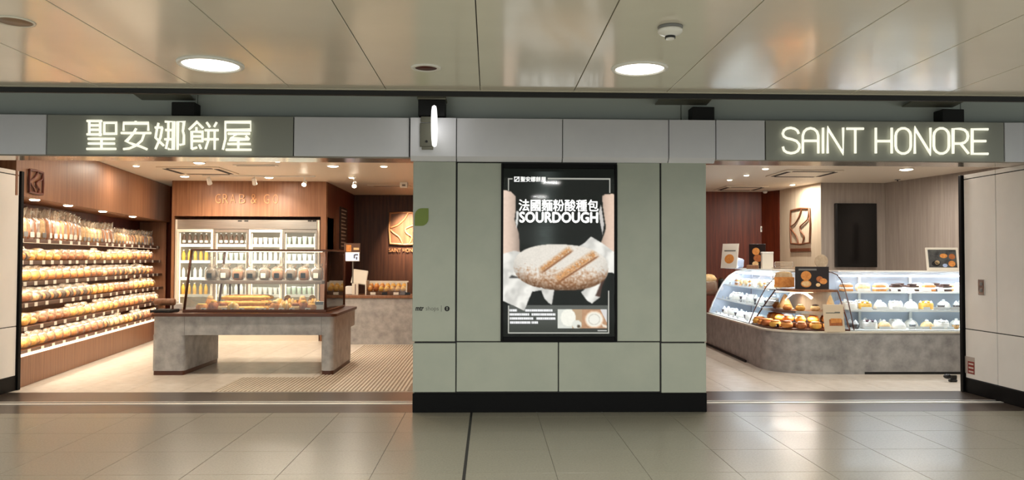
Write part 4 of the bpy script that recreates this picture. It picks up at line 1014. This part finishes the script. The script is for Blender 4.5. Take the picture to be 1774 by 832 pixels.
for i, (px, py) in enumerate(((363, 316), (441, 316.5), (527, 319), (614, 321.5))):
    q = PY(px, py, tk.y)
    t = T('track_spot', 'small track spotlight over the bulkhead, %s from the bread wall' % nth(i+1), 'spotlight', (q.x, tk.y, ZS), 0, 'track spots')
    dz = q.z-ZS
    O('stem', MB().tube([(0, 0, -.023 if i < 3 else -.001), (0, 0, dz+.04)], .012, 8), m_white, t)
    ax = math.radians(-58)
    mb = MB().lathe([(.0, .09), (.03, .085), (.036, .04), (.042, -.03), (.036, -.03), (.034, -.01), (0, -.01)], 16); mb.xf(Matrix.Translation((0, 0, dz)) @ Matrix.Rotation(math.radians(42) if i < 2 else math.radians(-55), 4, 'X'))
    O('head', mb, m_white, t, True)
    mb = MB().lathe([(0, -.014), (.033, -.014), (.033, -.011), (0, -.011)], 14); mb.xf(Matrix.Translation((0, 0, dz)) @ Matrix.Rotation(math.radians(42) if i < 2 else math.radians(-55), 4, 'X'))
    O('lens', mb, m_spot, t)
    l = area('spot_light', (0, 0, dz-.02), .06, 8 if i < 2 else 5, WARM, t, (math.radians(42) if i < 2 else math.radians(-30), 0, 0), spread=math.radians(95)); l.location = (0, .06 if i < 2 else -.06, dz-.06)
def cassette(px, py, w, lab, rz=0, z=ZS):
    q = PZ(px, py, z); t = T('air_vent', lab, 'air vent', (q.x, q.y, z), rz)
    O('plate', MB().cbox(-w/2, w/2, -w/2, w/2, -.02, -.0005, .006), m_sceil, t)
    for k in range(4):
        mb = MB().box(-w*.36, w*.36, -w*.45, -w*.37, -.024, -.0205); mb.xf(Matrix.Rotation(math.pi/2*k, 4, 'Z')); O('slot', mb, m_slot, t)
    return t
cassette(345, 295, .95, 'square ceiling air unit with four dark slots over the island')
q = PZ(443, 286, ZS); t = T('slot_vent', 'narrow grey slot vent in the bread shop ceiling', 'air vent', (q.x, q.y, ZS))
O('plate', MB().cbox(-.32, .32, -.06, .06, -.012, -.0005, .003), m_white, t); O('slot', MB().box(-.28, .28, -.02, .02, -.014, -.0121), m_slot, t)
q = PZ(675, 322, ZS); t = T('slot_vent', 'long dark slot vent before the dark back wall', 'air vent', (q.x, q.y, ZS))
O('plate', MB().cbox(-.4, .4, -.12, .12, -.012, -.0005, .003), m_sceil, t); O('slot', MB().box(-.3, .33, -.05, .0, -.014, -.0121), m_slot, t)
q = PZ(700, 316, ZS); t = T('ceiling_sensor', 'small white box on the ceiling beside the slot vent', 'sensor', (q.x, q.y, ZS))
O('housing', MB().cbox(-.07, .07, -.05, .05, -.10, -.0005, .008), m_white, t); O('window', MB().cbox(-.03, .03, -.054, -.0505, -.075, -.04, .002), m_grey, t)

# ------------------------------------------------------------------ right shop: curved concrete counter
KX, KY, KR = 3.69, 9.84, .60
BE, FE = 13.35, 7.05
def kpath(d, y_end=BE, x_end=FE, n=8):
    sl = (y_end-KY-KR)*.038
    o = [(KX+d+sl, y_end), (KX+d, KY+KR)] if d < KR else [(KX+d+sl, y_end)]
    if d < KR:
        r = KR-d; o += [(KX+KR+r*math.cos(math.pi+math.pi/2*i/n), KY+KR+r*math.sin(math.pi+math.pi/2*i/n)) for i in range(1, n+1)]
    else: o.append((KX+d, KY+d))
    return o+[(x_end, KY+d)]
def ring(d1, d2, y_end=BE, x_end=FE): return kpath(d1, y_end, x_end)+kpath(d2, y_end, x_end)[::-1]
kc = T('cake_counter', 'curved low concrete counter under the glass cake cases', 'counter', (4.9, 10.3, 0))
M0 = Matrix.Translation((-4.9, -10.3, 0))
KZ = .53
soften(O('concrete_base', MB().prism(ring(0, .80), 0, KZ).xf(M0), m_conc, kc))
soften(O('counter_edge', MB().prism(ring(-.006, .80), KZ+.0005, KZ+.022).xf(M0), m_offw, kc))
O('toe_shade_strip', MB().box(4.86, FE, KY-.004, KY+.004, 0, .03).xf(M0), m_joint, kc)  # black strip imitates the shade of a toe gap; the base stays flush
O('toe_shade_strip', MB().add([(KX+.006-.010, 11.0, 0), (KX+.1-.010, BE, 0), (KX+.1-.010, BE, .03), (KX+.006-.010, 11.0, .03), (KX+.02, 11.0, 0), (KX+.12, BE, 0), (KX+.12, BE, .03), (KX+.02, 11.0, .03)], [(0, 1, 2, 3), (7, 6, 5, 4), (3, 2, 6, 7), (0, 3, 7, 4), (1, 5, 6, 2)]).xf(M0), m_joint, kc)
DZ = KZ+.024
PROF = [(.03, DZ), (.10, .74), (.19, .93), (.28, 1.09), (.38, 1.20), (.50, 1.275), (.66, 1.305), (.76, 1.31)]
def pd(z):                        # inset of the curved glass at a height
    for (d0, z0_), (d1, z1_) in zip(PROF, PROF[1:]):
        if z <= z1_: return d0+(d1-d0)*(z-z0_)/(z1_-z0_)
    return PROF[-1][0]
Q1, Q2 = 1.055, .815
m_casein = mat('case_liner', (176, 182, 192), .45)
m_shelfg = clear('shelf_glass', (.93, .97, .98), .10, .05, body=.12, bodycol=(225, 235, 240))
def cake_case(name, label, L, put, w):       # built along local x, front at local y = d; put() -> matrix into the world
    t = T(name, label, 'display case', put[0], put[1])
    n = len(PROF)
    O('curved_glass', MB().add([(0, d, z) for d, z in PROF]+[(L, d, z) for d, z in PROF], [(i, i+1, n+i+1, n+i) for i in range(n-1)]), m_glass, t, True)
    for x in (0, L):
        far = (x == 0) == (L > 2.3)
        O('end_pane', MB().add([(x, d, z) for d, z in PROF]+[(x, .76, DZ)], [tuple(range(n+1))]), m_casein if far and L > 2.3 else m_glass, t)
        O('end_frame', MB().tube([(x, d, z+(.014 if k == 0 else 0)) for k, (d, z) in enumerate(PROF)], .013 if far else .007, 6), m_white if far else m_bronze, t, True)
    O('back_panel', MB().cbox(0, L, .765, .785, DZ, 1.315, .003), m_casein, t)
    O('top_cover', MB().cbox(0, L, .48, .764, 1.316, 1.334, .003), m_white, t)
    O('deck', MB().cbox(.005, L-.005, .04, .764, DZ-.001, DZ+.012, .003), m_white, t)
    for z in (Q1, Q2): O('glass_shelf', MB().cbox(.01, L-.01, pd(z)+.05, .76, z-.01, z, .002), m_shelfg, t); 
    for z in (Q1, Q2): O('shelf_edge', MB().cbox(.01, L-.01, pd(z)+.035, pd(z)+.049, z-.02, z+.004, .002), m_white, t)
    O('light_bar', MB().cbox(.03, L-.03, .485, .53, 1.255, 1.272, .004), m_led, t)
    area('case_light', (L/2, .52, 1.248), L-.1, w, COOL, t, (math.radians(-10), 0, 0), .05)
    for z in (Q1, Q2):
        O('shelf_light', MB().cbox(.03, L-.03, pd(z)+.055, pd(z)+.07, z-.018, z-.0105, .001), m_led, t)
        area('shelf_lamp', (L/2, pd(z)+.07, z-.025), L-.1, w*.22, COOL, t, (math.radians(-15), 0, 0), .03)
    return t
RX0, RL = 4.74, 2.25
caseR = cake_case('cake_case', 'brightly lit curved glass cake case below the black screen', RL, ((RX0, KY, 0), 0), 9)
for x in (.42, 1.14, 1.9):
    O('divider_post', MB().cbox(x-.018, x+.018, .73, .76, DZ+.013, 1.25, .003), m_white, caseR)
yA, yB = 10.98, 13.30
dirv = Vector((.038*(yB-yA), -(yB-yA)+0, 0)); Lz = (yB-yA)
rzL = math.atan2(-1, -.038)       # local +x runs towards the front
caseL = cake_case('cake_case', 'cool-lit curved glass cake case running into the shop', Lz, ((KX+.038*(yB-KY-KR), yB, 0), rzL), 12)

# cakes
def P_round(top, seed, dollop=True, h=.07, r=.075, side=None, board=True):
    t = T('round_cake', 'x', 'cake', (0, 0, -9))
    if board: O('cake_board', MB().lathe([(0, 0), (r*1.15, 0), (r*1.15, .004), (0, .004)], 20), m_offw, t)
    O('cake_body', MB().lathe([(0, .0045), (r*.97, .0045), (r, .012), (r, h-.01), (r*.93, h), (0, h+.003)], 22), side or m_cake, t, True)
    O('topping', MB().blob(r*.72, r*.72, .014, (0, 0, h+.010), 14, 6, 1, .2, .12, seed), top, t, True)
    if dollop:
        for k in range(6):
            a = k*math.pi/3; O('cream_dollop', MB().lathe([(.0, .0), (.014, .002), (.015, .010), (.006, .02), (0, .026)], 10, (r*.8*math.cos(a), r*.8*math.sin(a), h)), m_cream2, t, True)
    return Proto(t)
def P_slice(layer, top, seed):
    t = T('cake_slice', 'x', 'cake', (0, 0, -9))
    for k in range(3): O('layer', MB().cbox(-.06, .06, -.04, .04, .001+.022*k, .021+.022*k, .004), layer if k % 2 == 0 else m_cream2, t)
    O('topping', MB().blob(.052, .034, .012, (0, 0, .076), 12, 6, .6, 0, .06, seed), top, t, True)
    return Proto(t)
def P_cup(fill, seed):
    t = T('dessert_cup', 'x', 'cake', (0, 0, -9))
    O('cup', MB().lathe([(0, 0), (.03, .001), (.04, .05), (.037, .05)], 16), m_shelfg, t, True)
    O('filling', MB().lathe([(0, .003), (.028, .004), (.035, .045), (0, .046)], 16), fill, t, True)
    O('cream_swirl', MB().lathe([(.034, .0465), (.032, .06), (.02, .068), (.022, .076), (.008, .09), (0, .1)], 14), m_cream2, t, True)
    return Proto(t)
def P_dome(skin, seed):
    t = T('dome_cake', 'x', 'cake', (0, 0, -9))
    O('dome', MB().lathe([(0, .0), (.072, .001), (.074, .02), (.062, .055), (.036, .078), (0, .086)], 20), skin, t, True)
    O('cream_tip', MB().blob(.018, .018, .014, (0, 0, .09), 10, 6), m_cream2, t, True)
    return Proto(t)
def P_rollcake(sk, seed):
    t = T('roll_cake', 'x', 'cake', (0, 0, -9))
    O('sponge', MB().lathe([(0, -.07), (.036, -.07), (.04, -.06), (.04, .06), (.036, .07), (0, .07)], 16, (0, 0, .04), 'x'), sk, t, True)
    O('icing', MB().blob(.06, .028, .012, (0, 0, .08), 12, 6, .7, 0, .05, seed), m_cream2, t, True)
    return Proto(t)
ck = {'white': (P_round(m_cake, 1), 'white cream cake'), 'mango': (P_round(m_mango, 2, side=m_yel), 'mango-topped round cake'), 'berry': (P_round(m_berry, 3), 'dark berry-topped cake'),
      'choc': (P_slice(m_choc, m_choc, 4), 'chocolate cake slice'), 'sand': (P_slice(m_gold, m_cake, 5), 'cream sponge slice'), 'cup': (P_cup(m_choc, 6), 'chocolate dessert cup'),
      'ycup': (P_cup(m_mango, 7), 'mango dessert cup'), 'dome': (P_dome(m_cake, 8), 'white domed cake'), 'roll': (P_rollcake(m_pale, 9), 'pale cream roll cake'), 'cdome': (P_dome(m_pale, 10), 'cream-coloured domed cake')}
tagc = MB().cbox(-.045, .045, -.002, .002, 0, .038, .001).mesh('price_tag'); tagc.materials.append(m_white)
def fill(case, L, rows, where, side):
    mw = Matrix.Translation(case.location) @ Matrix.Rotation(case.rotation_euler.z, 4, 'Z')
    for z, y, items, rn, x0_, x1_ in rows:
        for i, kname in enumerate(items):
            x = x0_+(x1_-x0_)*i/(len(items)-1)
            pr, ds = ck[kname]; q = mw @ Vector((x, y, z))
            pr.put(q, case.rotation_euler.z+R.uniform(-.15, .15), '%s, %s of %s case, %s from %s' % (ds, rn, where, nth(i+1), side), 'cakes in the %s case' % where, R.uniform(1.12, 1.26))
        for i in range(len(items)-1):
            if (i+int(z*10)) % 4 < 3:
                x = x0_+(x1_-x0_)*(i+.5)/(len(items)-1)
                o = link('price_tag', tagc, None, case, (x, pd(z)+.055 if z > .7 else .085, z+.005)); o.rotation_euler = (math.radians(-18), 0, 0)
fill(caseR, RL, [
  (Q1+.001, .50, ['sand', 'roll', 'sand', 'choc', 'choc', 'sand', 'choc', 'white', 'dome'], 'top shelf', .12, 1.95),
  (Q1+.001, .67, ['choc', 'sand', 'roll', 'choc', 'roll', 'choc', 'sand', 'roll'], 'top shelf back row', .2, 1.95),
  (Q2+.001, .40, ['white', 'mango', 'dome', 'white', 'dome', 'mango', 'cup', 'cup', 'cup', 'dome'], 'middle shelf', .12, 2.0),
  (Q2+.001, .62, ['dome', 'white', 'cup', 'cup', 'dome', 'cup', 'dome', 'cup', 'white'], 'middle shelf back row', .16, 2.0),
  (DZ+.013, .24, ['cup', 'berry', 'cdome', 'dome', 'cup', 'cdome', 'white', 'ycup', 'mango', 'cup', 'dome'], 'deck', .12, 2.05),
  (DZ+.013, .48, ['cup', 'dome', 'cup', 'white', 'dome', 'cup', 'cup', 'dome', 'white', 'cup'], 'deck back row', .16, 2.05)], 'screen-side', 'corner stand')
fill(caseL, Lz, [
  (Q1+.001, .50, ['sand', 'roll', 'roll', 'sand', 'white', 'roll', 'sand', 'white', 'roll'], 'top shelf', .15, Lz-.15),
  (Q2+.001, .42, ['dome', 'white', 'cup', 'dome', 'white', 'cup', 'dome', 'cup', 'white'], 'middle shelf', .15, Lz-.15),
  (DZ+.013, .26, ['cup', 'dome', 'white', 'cup', 'dome', 'cup', 'white', 'dome', 'cup'], 'deck', .15, Lz-.15)], 'side', 'dark wall')
q = PZ(1440, 500, Q2)
for i, x in enumerate((.16, .40)):
    t = T('blue_paper_tray', 'pale blue scalloped paper tray behind the cakes, %s from the corner stand' % nth(i+1), 'paper tray', (RX0+x, KY+.725, Q2+.001))
    O('tray_fan', MB().plate([(.13*math.cos(math.pi*k/10)*(1+.06*(k % 2)), .11*math.sin(math.pi*k/10)*(1+.06*(k % 2))) for k in range(11)], -.004, .004), m_blue, t); O('tray_foot', MB().cbox(-.12, .12, -.01, .012, 0, .008, .002), m_blue, t)

# ------------------------------------------------------------------ corner bread stand
CYE, CXE = 10.93, 4.70
st = T('corner_bread_stand', 'stepped wooden bread stand with glass at the counter corner', 'display stand', (4.2, 10.4, DZ))
M1 = Matrix.Translation((-4.2, -10.4, -DZ))
def slab(d1, d2, z0_, z1_): return MB().prism(ring(d1, d2, CYE, CXE), z0_, z1_).xf(M1)
O('lower_deck', slab(.05, .76, DZ, DZ+.02), m_topw, st)
O('rear_step', slab(.225, .76, DZ+.0205, DZ+.085), m_topw, st)
O('middle_shelf', slab(.22, .76, .775, .79), m_wood, st)
O('shelf_edge', slab(.205, .2195, .765, .80), m_steel, st)
O('back_board', slab(.60, .62, .791, 1.04), m_cream, st)
O('top_platform', slab(.40, .78, 1.045, 1.075), m_wood, st)
gp, gq = kpath(.21, CYE, CXE), kpath(.40, CYE, CXE); n = len(gp)
O('sloped_glass', MB().add([(x, y, .802) for x, y in gp]+[(x, y, 1.04) for x, y in gq], [(i, i+1, n+i+1, n+i) for i in range(n-1)]).xf(M1), m_glass, st)
for (xa, ya), (xb, yb2), (xc, yc) in ((gp[0], gq[0], kpath(.07, CYE, CXE)[0]), (gp[-1], gq[-1], kpath(.07, CYE, CXE)[-1])):
    O('side_rail', MB().tube([(xc, yc, DZ+.02), (xa, ya, .79), (xb, yb2, 1.05)], .010, 6).xf(M1), m_bronze, st)
area('added_stand_light', (-.05, -.1, .48), .5, 3, NEUT, st, (math.radians(-8), 0, math.radians(-35)), .04)  # lamps and LED strip added to brighten the breads on the stand
area('added_stand_light', (-.10, -.18, .20), .6, 3.5, NEUT, st, (math.radians(-20), 0, math.radians(-45)), .04)
O('added_light_strip', MB().cbox(-.26, .24, -.115, -.095, .484, .490, .002).xf(Matrix.Rotation(math.radians(-35), 4, 'Z')), m_ledw, st)
def kpt(d, s, n=40):           # point at share s along the stand's curve, and its outward angle
    P_ = kpath(d, CYE, CXE, 12); seg = [math.dist(a, b) for a, b in zip(P_, P_[1:])]; tot = sum(seg)*s
    for (a, b), l in zip(zip(P_, P_[1:]), seg):
        if tot <= l: f = tot/l; return (a[0]+(b[0]-a[0])*f, a[1]+(b[1]-a[1])*f), math.atan2(b[1]-a[1], b[0]-a[0])
        tot -= l
    return P_[-1], 0
def P_roll(crust, top, seed):
    t = T('filled_roll', 'x', 'bread', (0, 0, -9))
    O('roll_body', MB().blob(.062, .075, .04, (0, 0, .036), 14, 8, .85, .2, .03, seed), crust, t, True)
    O('crust_top', MB().blob(.05, .06, .014, (0, 0, .072), 12, 6, .9, 0, .06, seed+1), top, t, True)
    return Proto(t)
ro = [(P_roll(m_gold, m_brown, 61), 'golden filled roll'), (P_roll(m_yel, m_gold, 63), 'yellow filled roll'), (P_roll(m_brown, m_gold, 65), 'brown filled roll')]
for d, z, n_, rn in ((.115, DZ+.021, 8, 'lower step'), (.32, DZ+.087, 7, 'upper step')):
    for i in range(n_):
        (x, y), a = kpt(d, .09+.76*i/(n_-1)); pr, ds = ro[(i*2+1) % 3 if rn == 'lower step' else (1 if i % 3 else 0)]
        pr.put((x, y, z), a+R.uniform(-.1, .1), '%s on the %s of the corner stand, %s from the side case' % (ds, rn, nth(i+1)), 'rolls on the corner stand', R.uniform(1.1, 1.25))
(x, y), a = kpt(.10, .44)
t = T('small_sign', 'tiny black and white tag between the rolls of the corner stand', 'tag', (x-.02, y-.02, DZ+.021), -.8)
O('tag_face', MB().cbox(-.04, .04, -.003, .003, 0, .05, .001), m_black, t); O('tag_mark', MB().box(-.02, .01, -.0045, -.0032, .015, .035), m_white, t)
pcs = [(P_pastry('cup_pastry', m_yel, m_pale, 71, 'round'), 'yellow cup pastry'), (P_pastry('cup_pastry', m_gold, m_yel, 72, 'round'), 'golden cup pastry'), (P_pastry('cup_pastry', m_pale, m_choc, 73, 'round'), 'pale cup pastry with dark top')]
for i in range(6):
    (x, y), a = kpt(.37, .12+.78*i/5); pr, ds = pcs[[1, 0, 1, 0, 2, 1][i]]
    pr.put((x, y, .791), a, '%s behind the stand glass, %s from the side case' % (ds, nth(i+1)), 'cup pastries behind the stand glass', (.85, .85, .9))
for i, (px, w_) in enumerate(((1360, .125), (1421, .085))):
    q = PY(px, 525, 10.58)
    t = T('cone_cake', ['wide pale cone-shaped cake', 'narrow pale cone-shaped cake'][i]+' behind the corner stand glass', 'cake', (q.x, 10.58 if i == 0 else 10.26, .791))
    O('cone', MB().lathe([(0, 0), (w_*.9, .001), (w_*.85, .02), (w_*.5, .12), (w_*.18, .20), (0, .215)], 20), m_pale, t, True); O('paper_foot', MB().lathe([(w_*.92, 0), (w_*.98, .014), (w_*.9, .02)], 20), m_offw, t, True)
# things standing on the platform
def on(px, py, y, z): q = PY(px, py, y); return (q.x, y, z)
t = T('boxed_loaf', 'clear box with a pale sandwich loaf on the corner stand', 'boxed bread', on(1358, 500, 10.72, 1.076), -.3); t.scale = (1.1, 1, 1.15)
O('box_shell', MB().cbox(-.14, .14, -.09, .09, 0, .26, .006), m_bag, t); O('loaf', MB().blob(.11, .07, .1, (0, 0, .105), 16, 10, .5, .05, .03, 81), m_pale, t, True)
O('box_label', MB().cbox(-.12, .12, -.0925, -.0905, .02, .14, .001), m_gold, t); O('box_lid', MB().cbox(-.11, .11, -.08, .08, .262, .33, .012), m_bagw, t)
def sign_board(name, label, loc, rz, w, h, bm_, items, tilt=0, foot=True, bt=.012):
    t = T(name, label, 'sign', loc, 0); t.rotation_euler = (tilt, 0, rz)
    b_ = O('board', MB().cbox(-w/2, w/2, 0, bt, 0, h, .002), bm_, t)
    if foot: O('stand_foot', MB().cbox(-w*.3, w*.3, bt+.0005, bt+.05, 0, .012, .002), m_grey, t)
    for k, (kind, x, z, a, b2, m) in enumerate(items):
        if kind == 'e': O('printed_food', MB().plate([(x+a*math.cos(2*math.pi*i/16), z+b2*math.sin(2*math.pi*i/16)) for i in range(16)], -.0012-.0002*k, -.0002), m, t)
        else: O('printed_block', MB().plate([(x-a, z-b2), (x+a, z-b2), (x+a, z+b2), (x-a, z+b2)], -.0012-.0002*k, -.0002), m, t)
    return t
m_poster = mat('black_poster', (30, 18, 16), .4)
sign_board('food_poster', 'black poster with two golden pies on the corner stand', on(1407, 499, 10.44, 1.076), -.12, .45, .31, m_poster,
    [('b', -.06, .27, .12, .012, m_grey), ('e', -.08, .185, .07, .065, m_gold), ('e', -.08, .075, .07, .05, m_gold), ('e', -.08, .075, .06, .035, m_pale), ('e', .10, .14, .045, .04, m_brown), ('e', .15, .11, .05, .04, m_gold), ('e', .08, .06, .03, .025, m_pale)])
t = T('round_sign', 'round beige disc sign above the black pie poster', 'sign', on(1423, 472, 10.50, 1.076))
O('disc', MB().lathe([(0, -.004), (.092, -.004), (.095, 0), (.092, .004), (0, .004)], 28, (0, 0, PY(1423, 453, 10.5).z-1.076), 'y'), mat('beige_disc', (206, 186, 158), .5, rgb2=(184, 160, 132), scale=(14, 14, 14)), t)
O('rod', MB().tube([(0, .006, 0), (0, .006, .30)], .005, 6), m_grey, t)
q = PZ(1448, 576, DZ)
sign_board('toast_card', 'tall cream card with a printed brown toast leaning on the corner stand', (q.x+.005, q.y+.03, DZ+.001), .0, .265, .355, mat('cream_card', (222, 204, 176), .6),
    [('b', -.04, .245, .06, .005, m_ink2), ('b', .05, .25, .035, .009, m_ink2), ('b', .02, .12, .085, .04, m_brown), ('b', .025, .145, .07, .028, m_gold)], tilt=math.radians(-10))

# things on the far end of the counter and on the cases
t = sign_board('leaning_menu', 'tall narrow cream menu leaning at the far case end', on(1262, 468, 12.9, 1.335), -1.0, .34, .42, m_offw, [('b', 0, .3, .12, .01, m_ink2), ('e', 0, .16, .1, .08, m_gold)], tilt=math.radians(-8))
t = sign_board('food_stand_card', 'dark upright food picture card on the side case', on(1312, 466, 12.3, 1.335), -.55, .26, .40, m_poster, [('e', -.02, .28, .06, .06, m_gold), ('e', .01, .17, .07, .06, m_brown), ('e', -.03, .08, .05, .04, m_pale)])
t = T('card_riser', 'small wooden block before the dark food card on the side case', 'block', on(1304, 467, 12.05, 1.335), -.5); O('block', MB().cbox(-.09, .09, -.04, .04, 0, .06, .005), m_wood, t); O('slot', MB().cbox(-.07, .07, -.005, .005, .0605, .063, .0005), m_topw, t)
t = T('carton', 'plain white carton standing on the side case', 'carton', on(1329, 464, 12.0, 1.335), -.2)
O('carton_body', MB().cbox(-.085, .085, -.07, .07, 0, .24, .004), m_offw, t); O('carton_lid', MB().cbox(-.088, .088, -.073, .073, .241, .27, .004), m_white, t)
t = T('wrapped_bundle', 'pale bag bundle slumped at the far case end', 'bag', on(1277, 468, 13.05, 1.335), .3)
O('bundle', MB().blob(.13, .08, .09, (0, 0, .085), 16, 9, .8, .1, .07, 91), m_blue, t, True); O('bundle_knot', MB().blob(.035, .03, .05, (-.02, 0, .19), 10, 7, 1, 0, .12, 92), m_bagw, t, True)
q = PZ(1237, 517, .86)
t = T('side_shelf', 'dark side table beyond the far end of the cake counter', 'table', (3.98, 14.1, 0))
O('table_top', MB().cbox(-.35, .35, -.3, .3, .83, .86, .004), m_topw, t)
for sx in (-.3, .3):
    for sy in (-.25, .25): O('leg', MB().cbox(sx-.02, sx+.02, sy-.02, sy+.02, 0, .829, .003), m_joint, t)
t = T('flour_sack', 'plump beige and white sack on the side table', 'sack', (4.02, 14.0, .861))
O('sack_body', MB().blob(.17, .13, .14, (0, 0, .13), 18, 10, .8, .05, .04, 93), m_bagw, t, True); O('sack_top', MB().blob(.15, .11, .08, (0, 0, .27), 16, 8, .9, .1, .06, 94), m_pale, t, True)
t = T('dark_jar', 'small dark jar on the side table beside the sack', 'jar', (4.24, 13.95, .861)); O('jar_body', MB().lathe([(0, 0), (.05, .001), (.055, .02), (.055, .24), (.045, .27), (0, .275)], 14), m_joint, t, True); O('jar_lid', MB().lathe([(.046, .276), (.046, .30), (0, .302)], 14), m_bronze, t)
a = PY(1603, 470, 10.55); b = PY(1660, 470, 10.55)
t = T('bread_photo_frame', 'white framed photograph of breads standing on the cake case', 'picture', ((a.x+b.x)/2, 10.50, 1.3345)); t.rotation_euler = (math.radians(-8), 0, .02)
w_, h_ = (b.x-a.x), .325
O('frame', MB().cbox(-w_/2, w_/2, 0, .018, 0, .045, .003).cbox(-w_/2, w_/2, 0, .018, h_-.03, h_, .003).cbox(-w_/2, -w_/2+.03, 0, .018, .0451, h_-.0301, .003).cbox(w_/2-.03, w_/2, 0, .018, .0451, h_-.0301, .003), m_offw, t)
O('photo', MB().box(-w_/2+.03, w_/2-.03, .008, .014, .045, h_-.03), mat('photo_dark', (96, 98, 96), .5, rgb2=(50, 50, 52), scale=(9, 9, 9)), t)
for x, z, r1, r2, m in ((.02, .21, .055, .032, m_gold), (.14, .20, .045, .04, m_brown), (-.10, .10, .06, .04, m_joint), (-.08, .115, .035, .03, m_pale), (.13, .10, .05, .042, m_gold), (.03, .075, .035, .025, m_blue)):
    O('printed_bread', MB().plate([(x+r1*math.cos(2*math.pi*i/16), z+r2*math.sin(2*math.pi*i/16)) for i in range(16)], .0066, .0079), m, t)

# screen and emblem on the walls
YT = 13.5
a = PY(1451, 463, YT-.08); b = PY(1519.5, 352.5, YT-.08)
t = T('wall_screen', 'tall black switched-off screen on the grey wooden wall', 'screen', ((a.x+b.x)/2, YT-.08, a.z)); w_ = b.x-a.x; h_ = b.z-a.z
O('screen_body', MB().cbox(-w_/2-.02, w_/2, .004, .075, 0, h_, .006), m_black, t); O('screen_glass', MB().box(-w_/2+.012, w_/2-.012, .001, .0035, .012, h_-.012), mat('screen_black', (5, 5, 6), .12), t)
P0 = Vector((5.735, 15.0, 0)); ev = Vector((5.90-5.735, 13.5-15.0, 0)).normalized(); nv_ = Vector((ev.y, -ev.x, 0))
def onpale(px, py):
    d = ray(px, py); tt = (P0-CAM).dot(nv_)/d.dot(nv_); return CAM+d*tt
a = onpale(1371, 424); b = onpale(1405, 359); w_ = (Vector((b.x, b.y, 0))-Vector((a.x, a.y, 0))).length; h_ = b.z-a.z
rzp = math.atan2(ev.y, ev.x)
base = a+nv_*(.02 if nv_.x < 0 else -.02)
t = T('wooden_emblem', 'brown framed emblem with a caption bar on the pale wooden wall', 'emblem', base, rzp)
O('emblem_frame', emblem_mesh(w_, h_, .013), mat('emblem_brown', (120, 72, 44), .5), t, True)
O('caption_bar', MB().cbox(0, w_, -.006, .012, -.14, -.075, .003), mat('caption_brown', (120, 78, 54), .5), t)
link('caption_lettering', text_mesh('SAINT HONORE', w_*.9, .04), m_wooddk, t, (w_*.05, -.008, -.127))
q = PXX(1656, 342, 7.34)
t = T('edge_panel', 'thin brown panel edge on the side wall by the mullion', 'panel', (7.40, 11.55, 1.5), math.radians(9.4)); O('panel_board', MB().cbox(-.06, -.03, -.3, .1, 0, .72, .003), m_topw, t); O('panel_face', MB().cbox(-.064, -.0605, -.28, .08, .02, .70, .001), m_greyw, t)
q = PY(1325, 397, 15.36); t = T('door_sensor', 'small white switch high on the dark wooden wall corner', 'switch', (q.x-.05, 15.4, q.z)); O('plate', MB().cbox(-.03, .03, -.012, -.0005, -.06, .06, .003), m_white, t); O('key', MB().cbox(-.015, .015, -.017, -.0125, -.02, .03, .002), m_grey, t)

# ceiling of the cake shop
RLs = [(1570, 293, .10, 'large bright downlight near the grey wall'), (1326, 291.5, .05, 'small downlight nearest the fascia'), (1293, 303, .045, 'small downlight, middle of the slanting row'),
       (1264, 311, .045, 'small downlight nearest the pillar'), (1373, 319.5, .05, 'small downlight washing the pale emblem wall')]
for px, py, r_, lab in RLs:
    q = PZ(px, py, ZS); round_lamp(q.x, q.y, ZS, r_, lab+' of the cake shop', W_RIGHT*(1.3 if r_ > .08 else 1.1 if px == 1373 else .45), m_warmon, NEUT, 'cake shop downlights', 'recessed_downlight')
for i, (x, y) in enumerate(((3.5, 9.3), (5.2, 9.2), (6.7, 9.3))):  # unseen lamps added to light the cake counter from behind the fascia
    round_lamp(x, y, ZS, .08, 'added unseen downlight behind the fascia, %s over the cake counter' % nth(i+1), W_RIGHT*.8, m_warmon, NEUT, 'downlights behind the fascia of the cake shop', 'recessed_downlight')
cassette(1392, 300, .9, 'square ceiling air unit with dark slots over the cake cases')
cassette(1283, 325.5, .8, 'square ceiling air unit before the dark red-brown wall')
q = PZ(1318, 333, ZS); t = T('ceiling_sensor', 'small white dome on the cake shop ceiling by the dark wall', 'sensor', (q.x, q.y-.25, ZS)); O('dome', MB().lathe([(0, -.05), (.03, -.045), (.045, -.02), (.048, -.0005)], 16), m_white, t, True); O('ring', MB().lathe([(.048, -.008), (.058, -.006), (.06, -.0005), (.048, -.0005)], 16), m_grey, t)
q = PZ(1555, 311, ZS); t = T('ceiling_sprinkler', 'tiny dark sprinkler on the cake shop ceiling', 'sprinkler', (q.x, q.y, ZS)); O('rose', MB().lathe([(0, -.012), (.04, -.01), (.05, -.0005)], 14), m_grey, t); O('nozzle', MB().lathe([(.01, -.0125), (.012, -.03), (0, -.032)], 8), m_joint, t)
